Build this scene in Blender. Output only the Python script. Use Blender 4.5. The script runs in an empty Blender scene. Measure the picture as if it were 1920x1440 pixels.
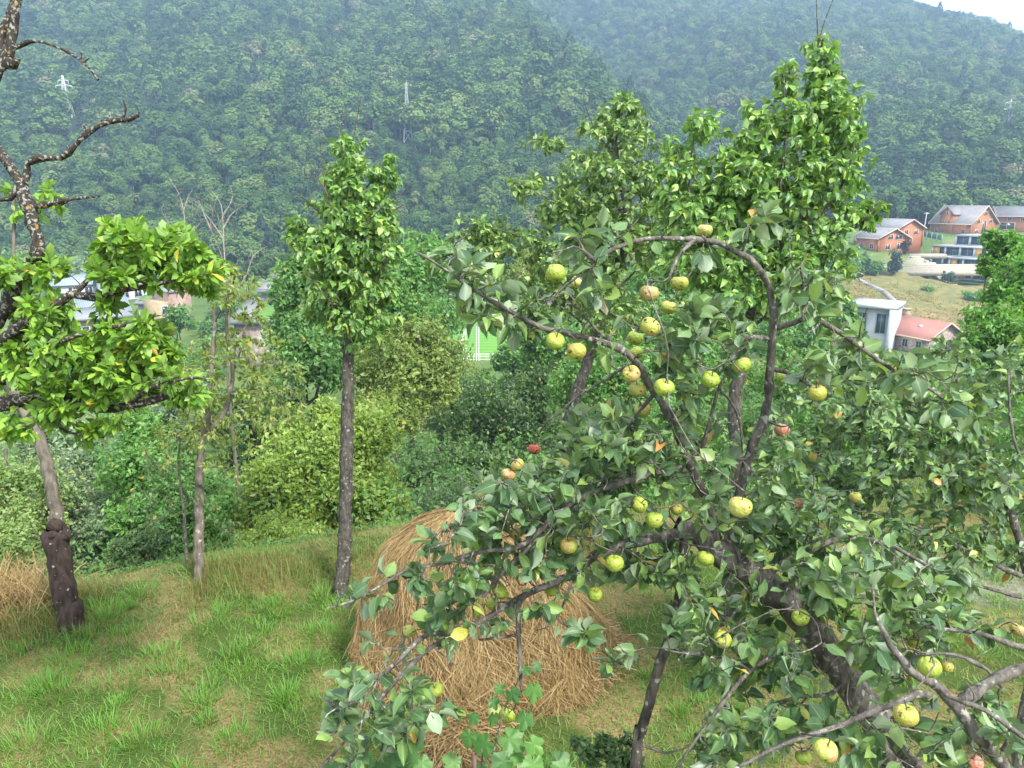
import bpy, math, random
import numpy as np
from mathutils import Matrix, Vector
R_ = math.radians
rng = np.random.default_rng(7)
random.seed(7)
scene = bpy.context.scene
col = scene.collection

# ------------------------------------------------------------------ camera
CAMZ = 4.1
PITCH = R_(14.0)
FPX = 1371.0                      # focal length in pixels of a 1920 wide frame
cam_data = bpy.data.cameras.new('camera')
cam_data.sensor_fit = 'HORIZONTAL'
cam_data.sensor_width = 36.0
cam_data.lens = FPX / 1920 * 36.0
cam_data.clip_start = 0.05
cam_data.clip_end = 5000
cam = bpy.data.objects.new('camera', cam_data)
col.objects.link(cam)
cam.location = (0, 0, CAMZ)
cam.rotation_euler = (R_(90) - PITCH, 0, 0)
scene.camera = cam

# ------------------------------------------------------------------ sky, sun, exposure
SUN_EL, SUN_AZ = R_(52), R_(138)    # azimuth from +Y towards +X
world = bpy.data.worlds.new('World')
scene.world = world
world.use_nodes = True
nt = world.node_tree
nt.nodes.clear()
wo = nt.nodes.new('ShaderNodeOutputWorld')
bg = nt.nodes.new('ShaderNodeBackground')
sk = nt.nodes.new('ShaderNodeTexSky')
sk.sky_type = 'NISHITA'
sk.sun_disc = False
sk.sun_elevation = SUN_EL
sk.sun_rotation = SUN_AZ
sk.dust_density = 6.0
sk.air_density = 1.0
mixw = nt.nodes.new('ShaderNodeMix'); mixw.data_type = 'RGBA'
mixw.inputs[0].default_value = 0.72
mixw.inputs[7].default_value = (9.2, 9.8, 10.4, 1)      # even bright cloud deck
nt.links.new(sk.outputs[0], mixw.inputs[6])
nt.links.new(mixw.outputs[2], bg.inputs[0])
bg.inputs[1].default_value = 0.099
nt.links.new(bg.outputs[0], wo.inputs[0])
sun_d = bpy.data.lights.new('sun', 'SUN')
sun_d.energy = 3.2
sun_d.angle = R_(12)
sun_d.color = (1.0, 0.95, 0.86)
sun = bpy.data.objects.new('sun', sun_d)
col.objects.link(sun)
sdir = Vector((math.cos(SUN_EL)*math.sin(SUN_AZ), math.cos(SUN_EL)*math.cos(SUN_AZ), math.sin(SUN_EL)))
sun.rotation_euler = sdir.to_track_quat('Z', 'Y').to_euler()
sun.location = (0, 0, 60)
scene.view_settings.view_transform = 'Standard'
scene.view_settings.look = 'None'
scene.view_settings.exposure = 1.28
scene.view_settings.gamma = 1.0
scene.view_settings.use_curve_mapping = False
scene.render.engine = 'CYCLES'
cy = scene.cycles
cy.max_bounces = 7; cy.diffuse_bounces = 2; cy.glossy_bounces = 2
cy.transmission_bounces = 4; cy.volume_bounces = 1; cy.transparent_max_bounces = 4
cy.volume_step_rate = 10; cy.volume_max_steps = 64
cy.use_denoising = True
scene.render.resolution_x, scene.render.resolution_y = 1024, 768

# ------------------------------------------------------------------ camera maths
cF = np.array([0, math.cos(PITCH), -math.sin(PITCH)])
cU = np.array([0, math.sin(PITCH), math.cos(PITCH)])
cR = np.array([1.0, 0, 0])
cC = np.array([0, 0, CAMZ])
def P(px, py, D):
    """world point seen at photo pixel (px, py) at depth D along the optical axis"""
    px = np.asarray(px, float); py = np.asarray(py, float); D = np.asarray(D, float)
    u = (px - 960) / FPX; v = (py - 720) / FPX
    return cC + D[..., None] * (cF + u[..., None] * cR - v[..., None] * cU)
def proj(X):
    d = X - cC
    z = d @ cF
    zz = np.where(z > 0.05, z, 0.05)
    return 960 + FPX * (d @ cR) / zz, 720 - FPX * (d @ cU) / zz, z
def unit(v):
    return v / np.maximum(np.linalg.norm(v, axis=-1, keepdims=True), 1e-9)

# ------------------------------------------------------------------ terrain height
def _hash(i, j, s):
    n = np.sin(i * 127.1 + j * 311.7 + s * 74.7) * 43758.5453
    return n - np.floor(n)
def vnoise(x, y, s=0):
    i = np.floor(x); j = np.floor(y); fx = x - i; fy = y - j
    fx = fx*fx*(3-2*fx); fy = fy*fy*(3-2*fy)
    a = _hash(i, j, s); b = _hash(i+1, j, s); c = _hash(i, j+1, s); d = _hash(i+1, j+1, s)
    return (a*(1-fx)+b*fx)*(1-fy) + (c*(1-fx)+d*fx)*fy
def fbm(x, y, s=0, o=3):
    t = 0; a = .5
    for k in range(o):
        t = t + a * vnoise(x * 2**k, y * 2**k, s + k); a *= .5
    return t
def sstep(a, b, x):
    t = np.clip((x - a) / (b - a), 0, 1)
    return t*t*(3-2*t)
_tb = P(1741, 516, 206)
PADS = [(_tb[0], _tb[1], _tb[2], R_(-24)-math.atan2(_tb[0], _tb[1]), -3, 27, -9, 5), (_tb[0], _tb[1], _tb[2]-.5, R_(-24)-math.atan2(_tb[0], _tb[1]), 8.5, 27, -22, -5)]
def meadow_edge(x):
    return 8.55 + .45*np.minimum(x + 1.5, 0) + .28*np.clip(x - .5, 0, 6)
def H(x, y):
    x = np.asarray(x, float); y = np.asarray(y, float)
    s = y - meadow_edge(x)
    base = np.interp(s, [-200, 0, .8, 3, 12, 32, 72, 108, 166, 226, 2000],
                     [0, 0, -.18, -1.3, -5.2, -9.8, -15.2, -20.8, -20.6, -16.5, -16.5])
    base = base + .10*(fbm(x*.6, y*.6, 3) - .45) * np.where(s < 1, 1, 1) + np.where(s > 3, 1.2*(fbm(x*.08, y*.08, 5)-.45), 0)
    right = np.interp(y, [0, 60, 100, 130, 146, 170, 185, 200, 215, 228, 250, 2000],
                      [-9, -13.5, -19.5, -21, -20, -16.5, -14, -9.5, -7.4, -5.8, -4.2, -4.2])
    w = sstep(40, 72, x) * sstep(60, 100, y)
    base = base*(1-w) + right*w
    und = 10*(fbm(x*.012, y*.012, 11) - .45) + 16*(fbm(x*.0075+.3*y*.006, y*.005, 12, 2) - .38)*sstep(300, 420, y)
    a = -16.5 + .47*(y - 235) + und*sstep(235, 330, y)
    xb = 7 + (516 - y)*.253
    d = x - xb
    a = a - .75*np.log1p(np.exp(np.clip(d/9, -30, 30)))*9
    a = np.minimum(a, 200 + 0*x)
    crest = np.minimum(213 - .283*(x - 436), 235) + 14*(fbm(x*.02, x*0+3, 21) - .45)
    fy0 = 330 - 120*sstep(70, 190, x)
    t = np.clip((y - fy0) / (900 - fy0), 0, 1)
    b = -22 + (crest + 22)*t + (10*(fbm(x*.010+7, y*.010, 17) - .45) + 38*(fbm(x*.0055+y*.002+3, y*.0045, 18, 2) - .38))*sstep(225, 400, y)*(1-sstep(780, 900, y))
    b = np.where(y > 900, b - .35*(y - 900), b)
    b = np.where(x > -40, b, -60)
    h = np.maximum(base, np.maximum(a, b))
    for (bx, by, bz, ang, x0, x1, y0, y1) in PADS:          # level cuts for buildings dug into the slope
        dx, dy = x-bx, y-by
        lx = dx*math.cos(ang) + dy*math.sin(ang); ly = -dx*math.sin(ang) + dy*math.cos(ang)
        out = np.maximum(np.maximum(x0-lx, lx-x1), np.maximum(y0-ly, ly-y1))
        k = 1 - sstep(0, 3.5, out)
        h = np.where(k > 0, np.minimum(h, h*(1-k) + (bz-.3)*k), h)
    return h
def G(px, py, dmin=2.0):
    """where the ray through a photo pixel meets the ground"""
    d = cF + (px-960)/FPX*cR - (py-720)/FPX*cU
    ts = np.concatenate([np.arange(dmin, 30, .02), np.arange(30, 1200, .25)])
    X = cC + ts[:, None]*d
    below = X[:, 2] < H(X[:, 0], X[:, 1])
    k = int(np.argmax(below)) if below.any() else len(ts)-1
    return X[k], ts[k]
def hz(x, y):
    return float(H(np.array([x]), np.array([y]))[0])

# ------------------------------------------------------------------ scene helpers
def tag(o, label=None, cat=None, group=None, kind=None):
    if label: o['label'] = label
    if cat: o['category'] = cat
    if group: o['group'] = group
    if kind: o['kind'] = kind
    return o
def thing(name, label, cat, loc=(0, 0, 0), rz=0, group=None):
    o = bpy.data.objects.new(name, None)
    o.empty_display_size = .2
    col.objects.link(o)
    o.location = loc; o.rotation_euler = (0, 0, rz)
    return tag(o, label, cat, group)
def link(name, me, parent=None, loc=None):
    o = bpy.data.objects.new(name, me)
    col.objects.link(o)
    if parent is not None: o.parent = parent
    if loc is not None: o.location = loc
    return o
def mesh(name, V, polys, mats, tint=None, smooth=False, mi=None, rib=None):
    """V (n,3); polys: list of int arrays (m,3) / (m,4)"""
    me = bpy.data.meshes.new(name)
    V = np.asarray(V, np.float32)
    polys = [np.asarray(p, np.int32) for p in polys if len(p)]
    me.vertices.add(len(V)); me.vertices.foreach_set('co', V.ravel())
    L = np.concatenate([p.ravel() for p in polys])
    sizes = np.concatenate([np.full(len(p), p.shape[1], np.int32) for p in polys])
    me.loops.add(len(L)); me.loops.foreach_set('vertex_index', L)
    me.polygons.add(len(sizes))
    st = np.concatenate([[0], np.cumsum(sizes)[:-1]]).astype(np.int32)
    me.polygons.foreach_set('loop_start', st)
    if smooth: me.polygons.foreach_set('use_smooth', np.ones(len(sizes), bool))
    for m in (mats if isinstance(mats, (list, tuple)) else [mats]):
        me.materials.append(m)
    if mi is not None: me.polygons.foreach_set('material_index', np.asarray(mi, np.int32))
    if tint is not None:
        at = me.attributes.new('tint', 'FLOAT', 'POINT')
        at.data.foreach_set('value', np.asarray(tint, np.float32))
    if rib is not None:
        at = me.attributes.new('rib', 'FLOAT', 'POINT'); at.data.foreach_set('value', np.asarray(rib, np.float32))
    me.update(calc_edges=True)
    me.validate()
    return me

class Acc:
    """collects plain solids; build() links them as one mesh object"""
    def __init__(s): s.V = []; s.Q = []; s.T = []; s.n = 0
    def add(s, V, quads=None, tris=None):
        V = np.asarray(V, float)
        s.V.append(V)
        if quads is not None and len(quads): s.Q.append(np.asarray(quads) + s.n)
        if tris is not None and len(tris): s.T.append(np.asarray(tris) + s.n)
        s.n += len(V)
    def box(s, x0, x1, y0, y1, z0, z1):
        V = [(x, y, z) for z in (z0, z1) for y in (y0, y1) for x in (x0, x1)]
        s.add(V, [(0,2,3,1),(4,5,7,6),(0,1,5,4),(2,6,7,3),(0,4,6,2),(1,3,7,5)])
        return s
    def prism(s, pts, axis, a0, a1):
        """extrude a 2D outline; axis 'x': pts are (y,z), 'y': pts are (x,z), 'z': pts are (x,y)"""
        n = len(pts)
        def mk(p, a):
            return {'x': (a, p[0], p[1]), 'y': (p[0], a, p[1]), 'z': (p[0], p[1], a)}[axis]
        V = [mk(p, a0) for p in pts] + [mk(p, a1) for p in pts]
        q = [(i, (i+1) % n, n+(i+1) % n, n+i) for i in range(n)]
        t = [(0, i+1, i) for i in range(1, n-1)] + [(n, n+i, n+i+1) for i in range(1, n-1)]
        s.add(V, q, t)
        return s
    def slab(s, a, b, c, d, th):
        """a thick sheet over four corner points, th downwards"""
        V = np.array([a, b, c, d], float)
        W = V - np.array([0, 0, th])
        s.add(np.vstack([V, W]), [(0,1,2,3),(7,6,5,4),(0,4,5,1),(1,5,6,2),(2,6,7,3),(3,7,4,0)])
        return s
    def bar(s, p, q, r, sides=4):
        V, Q = tube(np.array([p, q], float), np.array([r, r]), sides)
        s.add(V, Q)
        return s
    def build(s, name, mat, parent=None, smooth=False, loc=None):
        me = mesh(name, np.vstack(s.V), ([np.vstack(s.Q)] if s.Q else []) + ([np.vstack(s.T)] if s.T else []), mat, smooth=smooth)
        return link(name, me, parent, loc)

def frames(Pt):
    T = unit(np.gradient(Pt, axis=0))
    ref = np.array([0, 0, 1.0]) if abs(T[0][2]) < .9 else np.array([1.0, 0, 0])
    N = np.zeros_like(T)
    n = np.cross(T[0], ref); n /= np.linalg.norm(n) + 1e-9
    N[0] = n
    for i in range(1, len(T)):
        n = n - T[i]*np.dot(n, T[i]); n /= np.linalg.norm(n) + 1e-9
        N[i] = n
    return T, N, np.cross(T, N)
def tube(Pt, rad, sides=6, rough=0.0, seed=0):
    T, N, B = frames(Pt)
    a = np.arange(sides) * 2*np.pi/sides
    ring = np.cos(a)[None, :, None]*N[:, None, :] + np.sin(a)[None, :, None]*B[:, None, :]
    rr = np.asarray(rad)[:, None] * np.ones((1, sides))
    if rough:
        g = np.random.default_rng(seed)
        rr = rr * (1 + rough*g.normal(0, 1, rr.shape))
    V = Pt[:, None, :] + ring*rr[:, :, None]
    n = len(Pt)
    V = V.reshape(-1, 3)
    i = np.arange(n-1)[:, None]*sides; k = np.arange(sides)[None, :]; k2 = (k+1) % sides
    Q = np.stack([i+k, i+k2, i+sides+k2, i+sides+k], -1).reshape(-1, 4)
    return V, Q
def smooth_path(Pt, step):
    """Catmull-Rom resample"""
    Pt = np.asarray(Pt, float)
    if len(Pt) < 3:
        n = max(2, int(np.linalg.norm(Pt[-1, :3]-Pt[0, :3])/step)+1)
        t = np.linspace(0, 1, n)[:, None]
        return Pt[0]*(1-t) + Pt[-1]*t
    Q = np.vstack([2*Pt[0]-Pt[1], Pt, 2*Pt[-1]-Pt[-2]])
    out = []
    for i in range(1, len(Q)-2):
        p0, p1, p2, p3 = Q[i-1:i+3]
        n = max(1, int(np.ceil(np.linalg.norm((p2-p1)[:3])/step)))
        t = (np.arange(n)/n)[:, None]
        out.append(.5*((2*p1)+(-p0+p2)*t+(2*p0-5*p1+4*p2-p3)*t**2+(-p0+3*p1-3*p2+p3)*t**3))
    out.append(Q[-2][None])
    return np.vstack(out)

# ------------------------------------------------------------------ materials
def new_mat(name):
    m = bpy.data.materials.new(name); m.use_nodes = True
    n = m.node_tree; n.nodes.clear()
    out = n.nodes.new('ShaderNodeOutputMaterial')
    return m, n, out
def ramp(n, stops):
    r = n.nodes.new('ShaderNodeValToRGB')
    e = r.color_ramp.elements
    while len(e) < len(stops): e.new(.5)
    for k, (p, c) in enumerate(stops):
        e[k].position = p; e[k].color = (*c, 1)
    return r
def leaf_mat(name, stops, back, rough=.42, trans=.22, use_random=False, spec=.5, mult=(.75, 1.25), transcol=1.6, rib=False):
    m, n, out = new_mat(name)
    if use_random:
        src = n.nodes.new('ShaderNodeObjectInfo').outputs['Random']
    else:
        a = n.nodes.new('ShaderNodeAttribute'); a.attribute_name = 'tint'
        src = a.outputs['Fac']
    r = ramp(n, stops); n.links.new(src, r.inputs[0])
    tc = n.nodes.new('ShaderNodeTexCoord')
    no = n.nodes.new('ShaderNodeTexNoise'); no.inputs['Scale'].default_value = 60 if use_random else 25
    n.links.new(tc.outputs['Object'], no.inputs['Vector'])
    mr = n.nodes.new('ShaderNodeMapRange'); mr.inputs[1].default_value = .3; mr.inputs[2].default_value = .7
    mr.inputs[3].default_value = mult[0]; mr.inputs[4].default_value = mult[1]
    n.links.new(no.outputs['Fac'], mr.inputs[0])
    mul = n.nodes.new('ShaderNodeVectorMath'); mul.operation = 'SCALE'
    n.links.new(r.outputs[0], mul.inputs[0]); n.links.new(mr.outputs[0], mul.inputs['Scale'])
    if rib:
        ra = n.nodes.new('ShaderNodeAttribute'); ra.attribute_name = 'rib'
        rr = ramp(n, [(.90, (0, 0, 0)), (.97, (.55, .55, .55))]); n.links.new(ra.outputs['Fac'], rr.inputs[0])
        rm = n.nodes.new('ShaderNodeMix'); rm.data_type = 'RGBA'
        n.links.new(rr.outputs[0], rm.inputs[0]); n.links.new(mul.outputs[0], rm.inputs[6]); rm.inputs[7].default_value = (.26, .34, .14, 1)
        mul = n.nodes.new('ShaderNodeVectorMath'); mul.operation = 'SCALE'; mul.inputs['Scale'].default_value = 1.0
        n.links.new(rm.outputs[2], mul.inputs[0])
    ge = n.nodes.new('ShaderNodeNewGeometry')
    mx = n.nodes.new('ShaderNodeMix'); mx.data_type = 'RGBA'
    mb = n.nodes.new('ShaderNodeMix'); mb.data_type = 'RGBA'; mb.inputs[0].default_value = .6
    n.links.new(mul.outputs[0], mb.inputs[6]); mb.inputs[7].default_value = (*back, 1)
    n.links.new(ge.outputs['Backfacing'], mx.inputs[0])
    n.links.new(mul.outputs[0], mx.inputs[6]); n.links.new(mb.outputs[2], mx.inputs[7])
    p = n.nodes.new('ShaderNodeBsdfPrincipled')
    p.inputs['Roughness'].default_value = rough
    p.inputs['Specular IOR Level'].default_value = spec
    n.links.new(mx.outputs[2], p.inputs['Base Color'])
    t = n.nodes.new('ShaderNodeBsdfTranslucent')
    tm = n.nodes.new('ShaderNodeVectorMath'); tm.operation = 'MULTIPLY'
    tm.inputs[1].default_value = (transcol*1.15, transcol*1.1, transcol*.5)
    n.links.new(mul.outputs[0], tm.inputs[0]); n.links.new(tm.outputs[0], t.inputs[0])
    ms = n.nodes.new('ShaderNodeMixShader'); ms.inputs[0].default_value = trans
    n.links.new(p.outputs[0], ms.inputs[1]); n.links.new(t.outputs[0], ms.inputs[2])
    n.links.new(ms.outputs[0], out.inputs[0])
    return m
def bark_mat(name, dark, light, scale=18, lichen=None, lich_amt=.6, moss=None, bump=.6):
    m, n, out = new_mat(name)
    tc = n.nodes.new('ShaderNodeTexCoord')
    no = n.nodes.new('ShaderNodeTexNoise'); no.inputs['Scale'].default_value = scale; no.inputs['Detail'].default_value = 6
    mp = n.nodes.new('ShaderNodeMapping'); mp.inputs['Scale'].default_value = (1, 1, .35)
    n.links.new(tc.outputs['Object'], mp.inputs[0]); n.links.new(mp.outputs[0], no.inputs['Vector'])
    r = ramp(n, [(.32, dark), (.68, light)]); n.links.new(no.outputs['Fac'], r.inputs[0])
    colr = r.outputs[0]
    for k, (c, sc, th) in enumerate([(lichen, scale*.9, lich_amt), (moss, scale*.5, .66)]):
        if c is None: continue
        n2 = n.nodes.new('ShaderNodeTexNoise'); n2.inputs['Scale'].default_value = sc; n2.inputs['Detail'].default_value = 4
        m2 = n.nodes.new('ShaderNodeMapping'); m2.inputs['Location'].default_value = (k*7.3+3, 1, 2); n.links.new(tc.outputs['Object'], m2.inputs[0]); n.links.new(m2.outputs[0], n2.inputs['Vector'])
        r2 = ramp(n, [(th-.02, (0, 0, 0)), (th+.03, (1, 1, 1))]); n.links.new(n2.outputs['Fac'], r2.inputs[0])
        mx = n.nodes.new('ShaderNodeMix'); mx.data_type = 'RGBA'
        n.links.new(r2.outputs[0], mx.inputs[0]); n.links.new(colr, mx.inputs[6]); mx.inputs[7].default_value = (*c, 1)
        colr = mx.outputs[2]
    p = n.nodes.new('ShaderNodeBsdfPrincipled'); p.inputs['Roughness'].default_value = .85
    p.inputs['Specular IOR Level'].default_value = .25
    n.links.new(colr, p.inputs['Base Color'])
    b = n.nodes.new('ShaderNodeBump'); b.inputs['Strength'].default_value = bump; b.inputs['Distance'].default_value = .02
    n.links.new(no.outputs['Fac'], b.inputs['Height']); n.links.new(b.outputs[0], p.inputs['Normal'])
    n.links.new(p.outputs[0], out.inputs[0])
    return m
def plain(name, c, rough=.7, var=.15, scale=3.0, metal=0, spec=.4, bump=0):
    m, n, out = new_mat(name)
    tc = n.nodes.new('ShaderNodeTexCoord')
    no = n.nodes.new('ShaderNodeTexNoise'); no.inputs['Scale'].default_value = scale; no.inputs['Detail'].default_value = 5
    n.links.new(tc.outputs['Object'], no.inputs['Vector'])
    lo = tuple(max(0, x*(1-var)) for x in c); hi = tuple(min(1, x*(1+var)) for x in c)
    r = ramp(n, [(.3, lo), (.7, hi)]); n.links.new(no.outputs['Fac'], r.inputs[0])
    p = n.nodes.new('ShaderNodeBsdfPrincipled'); p.inputs['Roughness'].default_value = rough
    p.inputs['Metallic'].default_value = metal; p.inputs['Specular IOR Level'].default_value = spec
    n.links.new(r.outputs[0], p.inputs['Base Color'])
    if bump:
        b = n.nodes.new('ShaderNodeBump'); b.inputs['Strength'].default_value = bump; b.inputs['Distance'].default_value = .03
        n.links.new(no.outputs['Fac'], b.inputs['Height']); n.links.new(b.outputs[0], p.inputs['Normal'])
    n.links.new(p.outputs[0], out.inputs[0])
    return m
def striped(name, c1, c2, scale, axis='Z', rough=.75, bump=.5):
    m, n, out = new_mat(name)
    tc = n.nodes.new('ShaderNodeTexCoord')
    w = n.nodes.new('ShaderNodeTexWave'); w.bands_direction = axis; w.inputs['Scale'].default_value = scale
    w.inputs['Distortion'].default_value = .6; w.inputs['Detail'].default_value = 2
    n.links.new(tc.outputs['Object'], w.inputs['Vector'])
    no = n.nodes.new('ShaderNodeTexNoise'); no.inputs['Scale'].default_value = 1.5; no.inputs['Detail'].default_value = 4
    n.links.new(tc.outputs['Object'], no.inputs['Vector'])
    ad = n.nodes.new('ShaderNodeMath'); ad.operation = 'MULTIPLY_ADD'
    n.links.new(no.outputs['Fac'], ad.inputs[0]); ad.inputs[1].default_value = .7
    n.links.new(w.outputs['Fac'], ad.inputs[2])
    r = ramp(n, [(.25, c1), (1.0, c2)]); n.links.new(ad.outputs[0], r.inputs[0])
    p = n.nodes.new('ShaderNodeBsdfPrincipled'); p.inputs['Roughness'].default_value = rough
    n.links.new(r.outputs[0], p.inputs['Base Color'])
    b = n.nodes.new('ShaderNodeBump'); b.inputs['Strength'].default_value = bump; b.inputs['Distance'].default_value = .05
    n.links.new(w.outputs['Fac'], b.inputs['Height']); n.links.new(b.outputs[0], p.inputs['Normal'])
    n.links.new(p.outputs[0], out.inputs[0])
    return m
def stone_mat(name, cols, scale):
    m, n, out = new_mat(name)
    tc = n.nodes.new('ShaderNodeTexCoord')
    v = n.nodes.new('ShaderNodeTexVoronoi'); v.inputs['Scale'].default_value = scale
    n.links.new(tc.outputs['Object'], v.inputs['Vector'])
    sp = n.nodes.new('ShaderNodeSeparateColor'); n.links.new(v.outputs['Color'], sp.inputs[0])
    r = ramp(n, [(k/(len(cols)-1), c) for k, c in enumerate(cols)]); n.links.new(sp.outputs[0], r.inputs[0])
    p = n.nodes.new('ShaderNodeBsdfPrincipled'); p.inputs['Roughness'].default_value = .9
    n.links.new(r.outputs[0], p.inputs['Base Color'])
    b = n.nodes.new('ShaderNodeBump'); b.inputs['Strength'].default_value = .6; b.inputs['Distance'].default_value = .05
    b.invert = True
    n.links.new(v.outputs['Distance'], b.inputs['Height']); n.links.new(b.outputs[0], p.inputs['Normal'])
    n.links.new(p.outputs[0], out.inputs[0])
    return m
def glass_mat(name, c=(.03, .06, .08), rough=.12):
    m, n, out = new_mat(name)
    p = n.nodes.new('ShaderNodeBsdfPrincipled')
    p.inputs['Base Color'].default_value = (*c, 1); p.inputs['Roughness'].default_value = rough
    p.inputs['Specular IOR Level'].default_value = .6
    n.links.new(p.outputs[0], out.inputs[0])
    return m
# ------------------------------------------------------------------ leaves
def leaf_tpl(w=.55, curl=.25, fold=.18, seg=4, tipness=1.0, wave=0.0, petiole=.28, obov=0.0, twist=0.0, cols=4):
    """a cupped, curled, slightly twisted blade along +Y, length 1"""
    t = np.linspace(0, 1, seg+1)
    prof = np.sin(np.pi*np.clip(t, 0, 1)**(0.8 + obov))**.75
    prof[0] = .10; prof[-1] = .04*tipness
    V = []; Q = []; rib = []
    us = np.linspace(-1, 1, cols+1)
    for k in range(seg+1):
        hw = prof[k]*w/2; tw = twist*(t[k]-.3)
        for u in us:
            x = u*hw; z = fold*hw*abs(u)**1.5 + wave*math.sin(k*2.1 + (1.5 if u > 0 else 0))*abs(u)*hw*1.6
            V.append((x*math.cos(tw) - z*math.sin(tw), t[k], -curl*t[k]**2 + z*math.cos(tw) + x*math.sin(tw))); rib.append(1-abs(u))
        if k:
            m = cols+1; a = m*(k-1); b = m*k
            Q += [(a+c, a+c+1, b+c+1, b+c) for c in range(cols)]
    if petiole:
        n = len(V)
        V += [(-.012, -petiole, .06*petiole), (.012, -petiole, .06*petiole), (.012, .04, 0), (-.012, .04, 0)]
        rib += [1, 1, 1, 1]
        Q += [(n, n+1, n+2, n+3)]
        V = [(x, y+petiole, z) for x, y, z in V]
    RIBS[len(V), len(Q)] = np.array(rib)
    return np.array(V), np.array(Q)
RIBS = {}
def diamond(w=.55, curl=.15, fold=.3):
    V = np.array([(0, 0, 0), (w/2, .45, fold*w/2-curl*.2), (0, 1, -curl), (-w/2, .45, fold*w/2-curl*.2)])
    return V, np.array([(0, 1, 2), (0, 2, 3)])
def leaf_basis(Y, flat=.6, g=rng, out=None):
    k = len(Y)
    n = np.tile([0, 0, 1.0], (k, 1)) if out is None else unit(out + np.array([0, 0, .5]))
    n = n + g.normal(0, flat, (k, 3))
    Y = unit(Y)
    Z = unit(n - Y*np.sum(n*Y, 1, keepdims=True))
    return np.cross(Y, Z), Y, Z
def batch(tpls, pos, X, Y, Z, sc, tint):
    """many copies of leaf templates as one set of arrays"""
    which = np.arange(len(pos)) % len(tpls)
    VV = []; FF = []; TT = []; off = 0
    for w, (tv, tf) in enumerate(tpls):
        m = which == w
        if not m.any(): continue
        V = pos[m][:, None] + sc[m][:, None, None]*(tv[None, :, 0:1]*X[m][:, None] + tv[None, :, 1:2]*Y[m][:, None] + tv[None, :, 2:3]*Z[m][:, None])
        k = m.sum(); n = len(tv)
        VV.append(V.reshape(-1, 3))
        FF.append((tf[None] + (np.arange(k)*n)[:, None, None] + off).reshape(-1, tf.shape[1]))
        TT.append(np.repeat(tint[m], n)); off += k*n
    return np.vstack(VV), FF, np.concatenate(TT)

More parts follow.
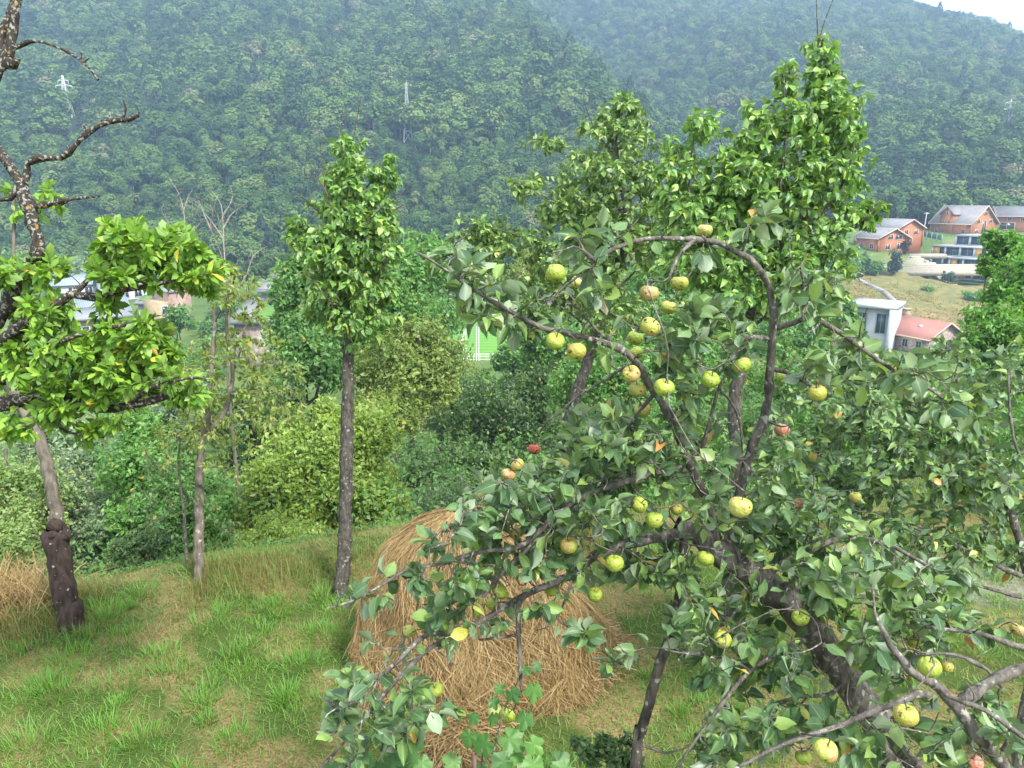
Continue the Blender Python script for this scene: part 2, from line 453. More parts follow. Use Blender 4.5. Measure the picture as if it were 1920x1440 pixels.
class Tree:
    def __init__(s, name, label, cat, base, bark, group=None, step=.08):
        s.base = np.array(base, float); s.bark = bark; s.step = step
        s.root = thing(name, label, cat, tuple(s.base), 0, group)
        s.N = np.zeros((60000, 3)); s.Dv = np.zeros((60000, 3)); s.Rr = np.zeros(60000); s.n = 0
        s.tw = []; s.sites = []
    def branch(s, Pt, r0, r1, name='branch', sides=8, rough=.07, grow=True, knobs=0, label=None, rad=None, bark=None):
        Pt = np.asarray(Pt, float)
        pp = smooth_path(Pt, s.step)
        t = np.linspace(0, 1, len(pp))
        r = r0 + (r1-r0)*t
        if rad is not None:
            r = np.interp(t, [a for a, b in rad], [b for a, b in rad])
        g = np.random.default_rng(int(abs(Pt).sum()*1000) % 99991)
        jit = g.normal(0, .12, pp.shape)*r[:, None]; jit[0] = 0
        pp = pp + jit
        for _ in range(knobs):
            k = g.integers(1, len(pp)); r[k] *= g.uniform(1.15, 1.45)
        V, Q = tube(pp, r, sides, rough, 5)
        me = mesh(name, V - s.base, [Q], bark or s.bark, smooth=True)
        o = link(name, me, s.root)
        if label: o['label'] = label
        if grow:
            s._add(pp, r)
        return pp
    def _add(s, pp, r):
        k = len(pp); d = unit(np.gradient(pp, axis=0)) if k > 1 else np.zeros((1, 3))
        s.N[s.n:s.n+k] = pp; s.Dv[s.n:s.n+k] = d; s.Rr[s.n:s.n+k] = r; s.n += k
    def grow(s, T, up=.15, bend=.25, leafy=True, rmax=.012, rtip=.0016, g=rng):
        T = np.asarray(T, float)
        d0 = np.array([np.min(np.sum((s.N[:s.n:3]-t)**2, 1)) for t in T])
        for i in np.argsort(d0):
            t = T[i]
            dd = np.sum((s.N[:s.n]-t)**2, 1)
            k = int(np.argmin(dd)); L = math.sqrt(dd[k]); p = s.N[k]
            if L < .02: continue
            d = s.Dv[k]
            c = p + d*L*.35 + (t-p)*.25 + np.array([0, 0, up*L]) + g.normal(0, bend*.3, 3)*L
            m = int(np.clip(L/.05, 3, 9))
            u = np.linspace(0, 1, m+1)[:, None]
            pp = (1-u)**2*p + 2*u*(1-u)*c + u*u*t
            pp[1:-1] += g.normal(0, .03*L/m*2, (m-1, 3))
            rb = min(rmax, max(.003, min(.75*s.Rr[k], .0028+.009*L)))
            r = np.linspace(rb, rtip, m+1)
            s.tw.append((pp, r)); s._add(pp[1:], r[1:])
            if leafy: s.sites.append(pp)
    def finish_twigs(s, name='twigs', sides=4):
        if not s.tw: return
        VV = []; QQ = []; off = 0
        for pp, r in s.tw:
            V, Q = tube(pp, r, sides)
            VV.append(V); QQ.append(Q+off); off += len(V)
        me = mesh(name, np.vstack(VV)-s.base, [np.vstack(QQ)], s.bark, smooth=True)
        o = link(name, me, s.root); o['kind'] = 'stuff'
    def leaves(s, tpls, length, n_end=6, n_along=4, droop=.3, spread=.9, flat=.5, jitter=.3, mat=None, mat1=None, singles=300, g=rng, keep=None, tint=None):
        pos = []; Y = []
        for pp in s.sites:
            tdir = unit(pp[-1]-pp[-2])
            ne = max(2, int(n_end*g.uniform(.6, 1.4)))
            a0 = g.uniform(0, 6.28)
            ref = unit(np.cross(tdir, g.normal(0, 1, 3))); rf2 = np.cross(tdir, ref)
            for k in range(ne):
                a = a0 + k*2.4
                side = math.cos(a)*ref + math.sin(a)*rf2
                e = g.uniform(.35, 1.2)*spread
                y = tdir*math.cos(e) + side*math.sin(e)
                pos.append(pp[-1] - tdir*k*.006*length/.08); Y.append(y - np.array([0, 0, droop*g.uniform(.4, 1.6)]))
            na = int(n_along*g.uniform(.5, 1.5))
            for k in range(na):
                j = g.integers(max(1, len(pp)//3), len(pp)); td = unit(pp[j]-pp[j-1])
                side = unit(np.cross(td, g.normal(0, 1, 3)))
                pos.append(pp[j]*1.0); Y.append(td*.5 + side - np.array([0, 0, droop*g.uniform(.4, 1.6)]))
        pos = np.array(pos); Y = np.array(Y)
        if keep is not None:
            m = keep(pos + unit(Y)*length*.55, g); pos, Y = pos[m], Y[m]
        X, Y, Z = leaf_basis(Y, flat, g)
        sc = length*np.clip(g.normal(1, jitter*.6, len(pos)), .45, 1.5)
        tn = g.random(len(pos)) if tint is None else tint(pos, g)
        px, py, dz = proj(pos + Y*sc[:, None]*.5)
        size = sc*FPX/np.maximum(dz, .3)
        inf = (px > 0) & (px < 1920) & (py > 0) & (py < 1440) & (dz > .3)
        order = np.argsort(-np.where(inf, size, 0))
        one = order[:min(singles, int(inf.sum()))] if singles else order[:0]
        rest = np.setdiff1d(np.arange(len(pos)), one)
        if len(rest):
            V, F, Tn = batch(tpls, pos[rest]-s.base, X[rest], Y[rest], Z[rest], sc[rest], tn[rest])
            rb = None
            if all((len(tv), len(tf)) in RIBS for tv, tf in tpls):
                wh = np.arange(len(rest)) % len(tpls)
                rb = np.concatenate([np.tile(RIBS[len(tv), len(tf)], int((wh == w).sum())) for w, (tv, tf) in enumerate(tpls)])
            o = link('foliage', mesh('foliage', V, F, mat, Tn, smooth=True, rib=rb), s.root); o['kind'] = 'stuff'
        if len(one):
            ms = [mesh('leaf', tv, [tf], mat1, smooth=True, rib=RIBS.get((len(tv), len(tf)))) for tv, tf in tpls]
            for q, k in enumerate(one):
                o = bpy.data.objects.new('leaf', ms[q % len(ms)]); col.objects.link(o)
                o.parent = s.root
                a = sc[k]; b = pos[k]-s.base
                o.matrix_basis = Matrix(((X[k,0]*a, Y[k,0]*a, Z[k,0]*a, b[0]), (X[k,1]*a, Y[k,1]*a, Z[k,1]*a, b[1]), (X[k,2]*a, Y[k,2]*a, Z[k,2]*a, b[2]), (0,0,0,1)))
        return pos

def cloud(specs, g=rng, shell=0.0, stray=.14):
    """targets inside photo-space ellipsoids: (px, py, depth, rx, ry, depth_radius, n)"""
    out = []
    for px, py, D, rx, ry, rd, n in specs:
        v = unit(g.normal(0, 1, (n, 3)))
        r = (shell + (1-shell)*g.random((n, 1)))**(1/3)
        r = np.where(g.random((n, 1)) < stray, g.uniform(1.0, 1.4, (n, 1)), r)
        v = v*r
        out.append(P(px + v[:, 0]*rx, py + v[:, 1]*ry, D + v[:, 2]*rd))
    return np.vstack(out)
def pxpath(pts):
    a = np.array(pts, float)
    return P(a[:, 0], a[:, 1], a[:, 2])

# ------------------------------------------------------------------ shrubs and background trees
def crown_leaves(ells, n, leaf, g, lobes=40, droop=.25, flat=.55, lobe_r=.36, tpls=None, thin=1.0, sx=1.0):
    pos = []; out = []; tl = []
    vol = np.array([e[3]*e[4]*e[5] for e in ells])**(2/3); vol = vol/vol.sum()
    for (cx, cy, cz, rx, ry, rz), w in zip(ells, vol):
        nl = max(5, int(lobes*w)); per = int(n*w/nl)
        for _ in range(nl):
            v = unit(g.normal(0, 1, 3)); 
            if v[2] < -.5: v[2] *= -.6
            if v[1] > .55: v[1] *= -1                       # few leaves on the side no visitor of this garden sees
            rr = g.uniform(.45, .95)
            c = np.array([cx+v[0]*rx*rr, cy+v[1]*ry*rr, cz+v[2]*rz*rr])
            lr = lobe_r*g.uniform(.55, 1.25)*(rx*ry*rz)**(1/3)
            u = unit(g.normal(0, 1, (per, 3)) + .55*v)
            q = c + u*lr*np.array([1.1, 1.1, .85])*(g.random((per, 1))**.55)
            ns = per//3                                     # leafy shoots that break the outline
            if ns > 6:
                k_ = max(1, ns//9); sd = unit(g.normal(0, 1, (k_, 3)) + 1.0*v + np.array([0, 0, .45]))
                w_ = np.arange(ns) % k_
                q[:ns] = c + sd[w_]*lr*(.75 + .75*g.random((ns, 1))) + g.normal(0, .07*lr, (ns, 3))
                u[:ns] = unit(sd[w_] + g.normal(0, .8, (ns, 3)))
            pos.append(q); out.append(u); tl.append(np.clip(g.normal(.5, .16) + g.normal(0, .2, per), .01, .9))
    pos = np.vstack(pos); out = np.vstack(out); tl = np.concatenate(tl)
    yl = g.random(len(pos)) < .012
    tl = np.where(yl, .985, tl)
    Y = unit(np.cross(out, g.normal(0, 1, out.shape))) + .4*out - np.array([0, 0, droop])
    X, Y, Z = leaf_basis(Y, flat, g, out)
    sc = leaf*np.clip(g.normal(1, .25, len(pos)), .5, 1.7)
    return batch(tpls or [diamond(.55), diamond(.45, .3, .5), diamond(.62, .05, .2)], pos, X*sx, Y, Z, sc, tl)
def bush(name, label, cat, ells_px, n, leaf, mat, bark, base=None, lobes=40, group=None, droop=.25, lobe_r=.36, trunk_r=.07, limbs=6, seed=1, deep=None, stems=1):
    g = np.random.default_rng(seed)
    ells = []
    for e in ells_px:
        px, py, D, rx, ry = e[:5]
        c = P(px, py, D); a = rx*D/FPX; b = ry*D/FPX
        ells.append((c[0], c[1], c[2], a, (e[5] if len(e) > 5 else .85*a), b))
    if base is None:
        e = ells[0]; base = (e[0], e[1], hz(e[0], e[1]))
    if 'shrub' in name or 'bush' in label:
        low = min(e[2]-e[5] for e in ells)                 # a shrub is leafy down to the ground
        for e in ells[:3]:
            gz = hz(e[0], e[1]); zl = e[2]-e[5]*.6
            if zl > gz+.1: ells.append((e[0], e[1], (zl+gz)/2, e[3]*.85, e[4]*.85, max(.2, (zl-gz)/2*1.25)))
    base = np.array(base, float)
    root = thing(name, label, cat, tuple(base), 0, group)
    V, F, T = crown_leaves(ells, n, leaf, g, lobes, droop, lobe_r=lobe_r)
    o = link('crown', mesh('crown', V-base, F, mat, T), root); o['kind'] = 'stuff'
    VV = []; QQ = []; off = 0
    e = ells[0]
    top = np.array([e[0], e[1], e[2]+e[5]*.3])
    for q in range(stems):
        bb = base + (g.normal(0, .25, 3)*np.array([1, 1, 0]) if q else 0) - np.array([0, 0, .15])
        tt = top + (g.normal(0, .4, 3)*e[3] if q else 0)
        mid = (bb+tt)/2 + g.normal(0, .05, 3)*np.linalg.norm(tt-bb)
        pp = smooth_path(np.array([bb, mid, tt]), max(.2, np.linalg.norm(tt-bb)/8))
        V, Q = tube(pp, np.linspace(trunk_r, trunk_r*.35, len(pp)), 7, .06, q)
        if q == 0: me0 = (V, Q)
        VV.append(V); QQ.append(Q+off); off += len(V)
    link('trunk', mesh('trunk', np.vstack(VV)-base, [np.vstack(QQ)], bark, smooth=True), root)
    VV = []; QQ = []; off = 0
    for _ in range(limbs):
        ee = ells[g.integers(len(ells))]
        v = unit(g.normal(0, 1, 3)); v[2] = abs(v[2])*.8
        tip = np.array(ee[:3]) + v*np.array(ee[3:])*.85
        a = base + (top-base)*g.uniform(.35, .9)
        mid = (a+tip)/2 + np.array([0, 0, -.1])*np.linalg.norm(tip-a)
        pp = smooth_path(np.array([a, mid, tip]), max(.15, np.linalg.norm(tip-a)/6))
        V, Q = tube(pp, np.linspace(trunk_r*.5, trunk_r*.08, len(pp)), 5)
        VV.append(V); QQ.append(Q+off); off += len(V)
    if VV: link('branches', mesh('branches', np.vstack(VV)-base, [np.vstack(QQ)], bark, smooth=True), root)['kind'] = 'stuff'
    return root

# leaf materials -----------------------------------------------------
def pair(name, stops, back, **k):
    return leaf_mat(name, stops, back, **k), leaf_mat(name+'_single', stops, back, use_random=True, **k)
APL = [(0, (0.052, 0.112, 0.053)), (.35, (0.078, 0.160, 0.064)), (.7, (0.124, 0.225, 0.071)), (.978, (0.208, 0.325, 0.081)), (.992, (0.520, 0.450, 0.081)), (.998, (0.429, 0.213, 0.069))]
apple_leaf, apple_leaf1 = pair('apple_leaf', APL, (.30, .37, .27), rough=.44, spec=.5, rib=True)
BRT = [(0, (0.076, 0.189, 0.017)), (.4, (0.131, 0.278, 0.026)), (.75, (0.207, 0.380, 0.039)), (.975, (0.290, 0.455, 0.061)), (.992, (0.552, 0.455, 0.061)), (1, (0.580, 0.253, 0.061))]
bright_leaf, bright_leaf1 = pair('bright_leaf', BRT, (.24, .36, .13), rough=.46, trans=.28, spec=.45, rib=True)
PEA = [(0, (0.071, 0.180, 0.038)), (.4, (0.110, 0.250, 0.047)), (.75, (0.186, 0.352, 0.062)), (.985, (0.288, 0.437, 0.083)), (1, (0.506, 0.468, 0.083))]
pear_leaf, pear_leaf1 = pair('pear_leaf', PEA, (.22, .31, .16), rough=.42, spec=.5, rib=True)
PE2 = [(0, (0.079, 0.171, 0.045)), (.4, (0.124, 0.236, 0.060)), (.75, (0.194, 0.325, 0.083)), (.985, (0.281, 0.406, 0.105)), (1, (0.456, 0.423, 0.105))]
pear2_leaf, pear2_leaf1 = pair('dull_pear_leaf', PE2, (.24, .31, .19), rough=.44, spec=.5, rib=True)
VIN = [(0, (.035, .115, .026)), (.6, (.065, .18, .036)), (1, (.11, .25, .05))]
vine_leaf, vine_leaf1 = pair('vine_leaf', VIN, (.2, .32, .14), rough=.5, trans=.3)
def shrub_mat(name, a, b, yel=(.33, .30, .05), **k):
    mid = tuple((x+y)/2 for x, y in zip(a, b))
    return leaf_mat(name, [(0, a), (.5, mid), (.93, b), (.97, yel)], tuple(min(.4, x*1.6+.05) for x in b), rough=k.pop('rough', .5), trans=k.pop('trans', .34), mult=(.85, 1.15), **k)
sh_yellow = shrub_mat('yellow_green_shrub', (0.111, 0.208, 0.034), (0.312, 0.442, 0.086))
sh_mid = shrub_mat('mid_green_shrub', (0.055, 0.163, 0.036), (0.150, 0.325, 0.072))
sh_willow = shrub_mat('grey_willow', (0.098, 0.176, 0.091), (0.247, 0.364, 0.202))
sh_light = shrub_mat('light_shrub', (0.111, 0.202, 0.058), (0.273, 0.390, 0.124))
sh_deep = shrub_mat('deep_green_tree', (0.047, 0.137, 0.034), (0.137, 0.286, 0.068))
sh_olive = shrub_mat('olive_tree', (0.085, 0.150, 0.031), (0.234, 0.325, 0.072))
sh_dark = shrub_mat('dark_tree', (.032, .082, .026), (.090, .165, .050))
sh_round = shrub_mat('rosette_tree', (0.046, 0.143, 0.023), (0.143, 0.338, 0.052))
sh_blue = shrub_mat('blue_conifer', (.020, .045, .035), (.045, .085, .060))
sh_red = shrub_mat('red_bush', (.05, .02, .025), (.12, .045, .05))
bark_dark = bark_mat('dark_bark', (.028, .026, .022), (.105, .096, .080), 34, lichen=(.25, .25, .22), lich_amt=.64, bump=1.0)
bark_apple = bark_mat('apple_bark', (.055, .050, .044), (.19, .175, .155), 40, lichen=(.30, .30, .27), lich_amt=.62, bump=1.0)
bark_grey = bark_mat('grey_bark', (.075, .065, .052), (.21, .185, .15), 20, lichen=(.34, .33, .29), lich_amt=.67)
bark_lichen = bark_mat('lichen_bark', (.018, .015, .013), (.060, .050, .042), 55, lichen=(.24, .25, .22), lich_amt=.575, moss=(.26, .16, .03))
bark_stump = bark_mat('stump_bark', (.020, .014, .012), (.070, .048, .040), 24, lichen=(.36, .34, .31), lich_amt=.69)
bark_pale = bark_mat('dead_wood', (.17, .15, .125), (.34, .31, .27), 24)
# ------------------------------------------------------------------ ground sheet
def ground_material():
    m, n, out = new_mat('ground')
    tc = n.nodes.new('ShaderNodeTexCoord')
    def noise(sc, det=5, w=0):
        a = n.nodes.new('ShaderNodeTexNoise'); a.inputs['Scale'].default_value = sc; a.inputs['Detail'].default_value = det
        mp = n.nodes.new('ShaderNodeMapping'); mp.inputs['Location'].default_value = (w*13.7, w*5.1, 0)
        n.links.new(tc.outputs['Object'], mp.inputs[0]); n.links.new(mp.outputs[0], a.inputs['Vector'])
        return a.outputs['Fac']
    # meadow: thatch, soil, moss green
    r1 = ramp(n, [(.30, (.085, .060, .030)), (.5, (.17, .135, .058)), (.72, (.25, .20, .095))]); n.links.new(noise(45), r1.inputs[0])
    r2 = ramp(n, [(.42, (0, 0, 0)), (.56, (1, 1, 1))]); n.links.new(noise(1.6, 4, 1), r2.inputs[0])
    mx = n.nodes.new('ShaderNodeMix'); mx.data_type = 'RGBA'
    n.links.new(r2.outputs[0], mx.inputs[0]); n.links.new(r1.outputs[0], mx.inputs[6]); mx.inputs[7].default_value = (.055, .085, .020, 1)
    # valley grass
    rv = ramp(n, [(.3, (.060, .105, .028)), (.55, (.10, .155, .042)), (.75, (.19, .19, .075))]); n.links.new(noise(.12, 6, 2), rv.inputs[0])
    # dry slope
    rd = ramp(n, [(.35, (.13, .135, .05)), (.52, (.21, .165, .075)), (.7, (.30, .215, .11))]); n.links.new(noise(.5, 8, 3), rd.inputs[0])
    # forest floor
    rf = ramp(n, [(.3, (.016, .034, .014)), (.7, (.035, .06, .022))]); n.links.new(noise(.3, 5, 4), rf.inputs[0])
    rs = ramp(n, [(.3, (.15, .13, .115)), (.7, (.30, .27, .24))]); n.links.new(noise(30, 6, 5), rs.inputs[0])
    colr = mx.outputs[2]
    for nm, src in (('valley', rv), ('dry', rd), ('forest', rf), ('soil', rs)):
        a = n.nodes.new('ShaderNodeAttribute'); a.attribute_name = nm
        x = n.nodes.new('ShaderNodeMix'); x.data_type = 'RGBA'
        n.links.new(a.outputs['Fac'], x.inputs[0]); n.links.new(colr, x.inputs[6]); n.links.new(src.outputs[0], x.inputs[7])
        colr = x.outputs[2]
    p = n.nodes.new('ShaderNodeBsdfPrincipled'); p.inputs['Roughness'].default_value = .95
    p.inputs['Specular IOR Level'].default_value = .1
    n.links.new(colr, p.inputs['Base Color'])
    b = n.nodes.new('ShaderNodeBump'); b.inputs['Strength'].default_value = .5; b.inputs['Distance'].default_value = .03
    n.links.new(noise(60), b.inputs['Height']); n.links.new(b.outputs[0], p.inputs['Normal'])
    n.links.new(p.outputs[0], out.inputs[0])
    return m
def axis(knots):
    out = []
    for (a, b, st) in knots: out.append(np.arange(a, b, st))
    return np.concatenate(out + [[knots[-1][1]]])
gx = axis([(-1300, -500, 40), (-500, -120, 12), (-120, -30, 3), (-30, -8, 1), (-8, 8, .4), (8, 30, 1), (30, 130, 2.5), (130, 500, 10), (500, 1300, 40)])
gy = axis([(-120, -6, 12), (-6, 2, 1), (2, 12, .4), (12, 40, 1), (40, 210, 2.5), (210, 620, 8), (620, 1000, 14), (1000, 1500, 50)])
GX, GY = np.meshgrid(gx, gy)
GZ = H(GX, GY)
ny, nx = GX.shape
gi = (np.arange(ny-1)[:, None]*nx + np.arange(nx-1)[None, :]).ravel()
gme = mesh('ground', np.stack([GX, GY, GZ], -1).reshape(-1, 3), [np.stack([gi, gi+1, gi+nx+1, gi+nx], 1)], ground_material(), smooth=True)
fx, fy = GX.ravel(), GY.ravel()
def gattr(nm, v):
    a = gme.attributes.new(nm, 'FLOAT', 'POINT'); a.data.foreach_set('value', np.asarray(v, np.float32))
gattr('valley', sstep(12, 30, fy - meadow_edge(fx)))
drymask = sstep(60, 72, fx)*sstep(140, 150, fy)*(1-sstep(186, 192, fy))*(.65+.35*sstep(.35, .55, vnoise(fx*.1, fy*.1, 2)))
gattr('dry', np.maximum(drymask, sstep(0, 1.2, fy-meadow_edge(fx))*(1-sstep(6, 14, fy-meadow_edge(fx)))*.6))
gattr('forest', np.where(fx < 52, sstep(228, 236, fy), sstep(243, 250, fy)))
gattr('soil', sstep(.2, .8, 1.25 - np.hypot((fx-4.75)/1.5, (fy-7.3)/.55)))
ground = link('ground', gme); ground['kind'] = 'structure'

# ------------------------------------------------------------------ forest on the mountain
def forest_variant(seed, kind):
    g = np.random.default_rng(seed)
    pos = []; out = []; tl = []
    if kind == 'cone':
        for k in range(420):
            h = g.random()**1.3; a = g.uniform(0, 6.28); r = .34*(1-h)**.8 + .02
            d = np.array([math.cos(a), math.sin(a), .3]); pos.append(np.array([math.cos(a)*r, math.sin(a)*r, .12+h*1.25])); out.append(d); tl.append(.2+.4*g.random())
    else:
        nl = 20
        for k in range(nl):
            v = unit(g.normal(0, 1, 3)); v[2] = abs(v[2])**.8*1.15 - .25
            c = np.array([v[0]*.30*(1.1-.25*v[2]), v[1]*.30*(1.1-.25*v[2]), .48+v[2]*.44])
            lr = g.uniform(.11, .20); tt = g.normal(.5, .07)
            for j in range(40):
                u = unit(g.normal(0, 1, 3)+.5*v+np.array([0, 0, .3])); pos.append(c+u*lr*g.uniform(.8, 1.02)); out.append(unit(.55*u+.75*v+np.array([0, 0, .15]))); tl.append(np.clip(tt+g.normal(0, .10), .02, .92))
    pos = np.array(pos); out = np.array(out)
    Y = unit(np.cross(out, g.normal(0, 1, out.shape))) - np.array([0, 0, .12])
    X, Y, Z = leaf_basis(Y, .22, g, out)
    sc = (.070 if kind != 'cone' else .10)*np.clip(g.normal(1, .25, len(pos)), .5, 1.6)
    V, F, T = batch([diamond(.95, .15, .25), diamond(.8, .3, .4)], pos - Y*sc[:, None]*.5, X, Y, Z, sc, np.array(tl))
    if kind == 'cone':
        return mesh('forest_tree', V, F, [forest_mats[kind]], T)
    # trunk, same mesh (far too small in the picture to need a part of its own)
    tv, tq = tube(np.array([[0, 0, -.12], [.01, 0, .3], [0, .01, .6]]), np.array([.03, .022, .012]), 5)
    Ft = [f for f in F] + [np.hstack([tq[:, :3]])+len(V), tq[:, [0, 2, 3]]+len(V)]
    V2 = np.vstack([V, tv]); T2 = np.concatenate([T, np.full(len(tv), .0)])
    mi = np.concatenate([np.zeros(sum(len(f) for f in F), int), np.ones(2*len(tq), int)])
    return mesh('forest_tree', V2, Ft, [forest_mats[kind], bark_grey], T2, mi=mi)
def forest_leaf(name, stops):
    m, n, out = new_mat(name)
    oi = n.nodes.new('ShaderNodeObjectInfo'); a = n.nodes.new('ShaderNodeAttribute'); a.attribute_name = 'tint'
    r = ramp(n, stops); n.links.new(oi.outputs['Random'], r.inputs[0])
    mr = n.nodes.new('ShaderNodeMapRange'); mr.inputs[3].default_value = .8; mr.inputs[4].default_value = 1.7
    n.links.new(a.outputs['Fac'], mr.inputs[0])
    s_ = n.nodes.new('ShaderNodeVectorMath'); s_.operation = 'SCALE'
    n.links.new(r.outputs[0], s_.inputs[0]); n.links.new(mr.outputs[0], s_.inputs['Scale'])
    p = n.nodes.new('ShaderNodeBsdfPrincipled'); p.inputs['Roughness'].default_value = .65; p.inputs['Specular IOR Level'].default_value = .2
    n.links.new(s_.outputs[0], p.inputs['Base Color'])
    t = n.nodes.new('ShaderNodeBsdfTranslucent'); n.links.new(s_.outputs[0], t.inputs[0])
    ms = n.nodes.new('ShaderNodeMixShader'); ms.inputs[0].default_value = .22
    n.links.new(p.outputs[0], ms.inputs[1]); n.links.new(t.outputs[0], ms.inputs[2]); n.links.new(ms.outputs[0], out.inputs[0])
    return m
forest_mats = {'dome': forest_leaf('forest_leaf', [(0, (.022, .054, .018)), (.3, (.046, .098, .025)), (.6, (.074, .138, .031)), (.88, (.108, .178, .040)), (.97, (.14, .18, .06)), (1, (.16, .16, .08))]),
               'cone': forest_leaf('conifer_leaf', [(0, (.018, .042, .024)), (1, (.040, .075, .036))])}
variants = [forest_variant(100+k, 'dome') for k in range(6)] + [forest_variant(120, 'cone')]

PYLONS = [(128, 222, 75), (765, 268, 106), (1889, 235, 46)]
gf = np.random.default_rng(21)
cand = []
y = 232.0
while y < 905:
    st = min(4.5 + (y-232)*.014, 8.4)
    xs = np.arange(-.80*y-30, .80*y+30, st)
    xs = xs + gf.uniform(-.42, .42, len(xs))*st
    ys = y + gf.uniform(-.42, .42, len(xs))*st
    cand.append(np.stack([xs, ys, np.full(len(xs), st)], 1))
    y += st*.86
cand = np.vstack(cand)
keep = (cand[:, 1] > 233) & ~((cand[:, 0] > 52) & (cand[:, 1] < 248))
cand = cand[keep]
cz = H(cand[:, 0], cand[:, 1])
young = cand[:, 1] < 330
onA = cand[:, 0] < 7 + (516-cand[:, 1])*.253 + 8
size = np.where(onA & young, gf.uniform(5.2, 8.6, len(cand)), gf.uniform(8.5, 14.5, len(cand)))
size = np.where(~onA, gf.uniform(7.5, 13, len(cand)), size)
patch = vnoise(cand[:, 0]*.03, cand[:, 1]*.03, 31)
size = size*(.8+.45*patch)
# drop what another slope or the frame hides
top = np.stack([cand[:, 0], cand[:, 1], cz+size], 1)
px, py, dz = proj(top)
vis = (px > -160) & (px < 2080) & (py > -120)
ts = np.linspace(.45, .985, 70)
blocked = np.zeros(len(cand), bool)
for t in ts:
    q = cC + (top-cC)*t
    blocked |= H(q[:, 0], q[:, 1]) - 2 > q[:, 2]
vis &= ~blocked
# clear strips at the pylons so that their legs stand free
for ppx, ppy, hh in PYLONS:
    near = (abs(px-ppx) < 3+size*.42*FPX/dz) & (py > ppy-hh*1.3) & (py < ppy+2)
    g0 = G(ppx, ppy)[0]
    vis &= ~(near & (cand[:, 1] < g0[1]+1))
cand, cz, size, px, py, dz = cand[vis], cz[vis], size[vis], px[vis], py[vis], dz[vis]
vi = np.where(gf.random(len(cand)) < .05, 6, gf.integers(0, 6, len(cand)))
rot = gf.uniform(0, 6.28, len(cand)); squash = gf.uniform(.85, 1.15, len(cand)); widen = gf.uniform(1.0, 1.35, len(cand))
inframe = (px > 0) & (px < 1920) & (py > 0)
order = np.argsort(-np.where(inframe, size/dz, 0))
single = order[:300]
protos = {}
for k in single:
    o = bpy.data.objects.new('forest_tree', variants[vi[k]]); col.objects.link(o)
    o.location = (cand[k, 0], cand[k, 1], cz[k]-.2); o.rotation_euler = (0, 0, rot[k])
    o.scale = (size[k]*widen[k], size[k]*widen[k], size[k]*squash[k])
    tag(o, 'dark pointed conifer among the deciduous trees at the foot of the mountain' if vi[k] == 6 else 'green deciduous tree of the dense wood at the foot of the mountain', 'tree', 'conifers of the mountain wood' if vi[k] == 6 else 'trees of the mountain wood')
    protos.setdefault(int(vi[k]), o)
rest = np.setdiff1d(np.arange(len(cand)), single)
fm = bpy.data.meshes.new('mountain_forest')
fm.vertices.add(len(rest))
fm.vertices.foreach_set('co', np.stack([cand[rest, 0], cand[rest, 1], cz[rest]-.2], 1).astype(np.float32).ravel())
used = sorted(protos)
remap = np.array([used.index(v) if v in used else 0 for v in range(7)])
for nm, typ, arr in (('idx', 'INT', remap[vi[rest]]), ('rz', 'FLOAT', rot[rest]), ('sxy', 'FLOAT', size[rest]*widen[rest]), ('sz', 'FLOAT', size[rest]*squash[rest])):
    a = fm.attributes.new(nm, typ, 'POINT'); a.data.foreach_set('value', arr.astype(np.int32 if typ == 'INT' else np.float32))
fo = link('mountain_forest', fm); tag(fo, 'dense green forest covering the upper mountain slopes', 'forest', kind='stuff')
ng = bpy.data.node_groups.new('scatter_trees', 'GeometryNodeTree')
ng.interface.new_socket('Geometry', in_out='INPUT', socket_type='NodeSocketGeometry')
ng.interface.new_socket('Geometry', in_out='OUTPUT', socket_type='NodeSocketGeometry')
N = ng.nodes
gin = N.new('NodeGroupInput'); gout = N.new('NodeGroupOutput')
join = N.new('GeometryNodeJoinGeometry')
for v in reversed(used):
    mi_ = N.new('GeometryNodeObjectInfo'); mi_.inputs[0].default_value = protos[v]; mi_.inputs['As Instance'].default_value = False
    g2i = N.new('GeometryNodeGeometryToInstance'); ng.links.new(mi_.outputs['Geometry'], g2i.inputs[0])
    ng.links.new(g2i.outputs[0], join.inputs[0])
iop = N.new('GeometryNodeInstanceOnPoints')
ng.links.new(gin.outputs[0], iop.inputs['Points']); ng.links.new(join.outputs[0], iop.inputs['Instance'])
iop.inputs['Pick Instance'].default_value = True
def named(nm, t):
    a = N.new('GeometryNodeInputNamedAttribute'); a.data_type = t; a.inputs[0].default_value = nm
    return a.outputs[0]
ng.links.new(named('idx', 'INT'), iop.inputs['Instance Index'])
cx_ = N.new('ShaderNodeCombineXYZ'); ng.links.new(named('rz', 'FLOAT'), cx_.inputs[2])
ng.links.new(cx_.outputs[0], iop.inputs['Rotation'])
cs_ = N.new('ShaderNodeCombineXYZ'); sx_ = named('sxy', 'FLOAT')
ng.links.new(sx_, cs_.inputs[0]); ng.links.new(sx_, cs_.inputs[1]); ng.links.new(named('sz', 'FLOAT'), cs_.inputs[2])
ng.links.new(cs_.outputs[0], iop.inputs['Scale'])
ng.links.new(iop.outputs[0], gout.inputs[0])
md = fo.modifiers.new('scatter', 'NODES'); md.node_group = ng
print('forest', len(cand), 'stuff', len(rest))

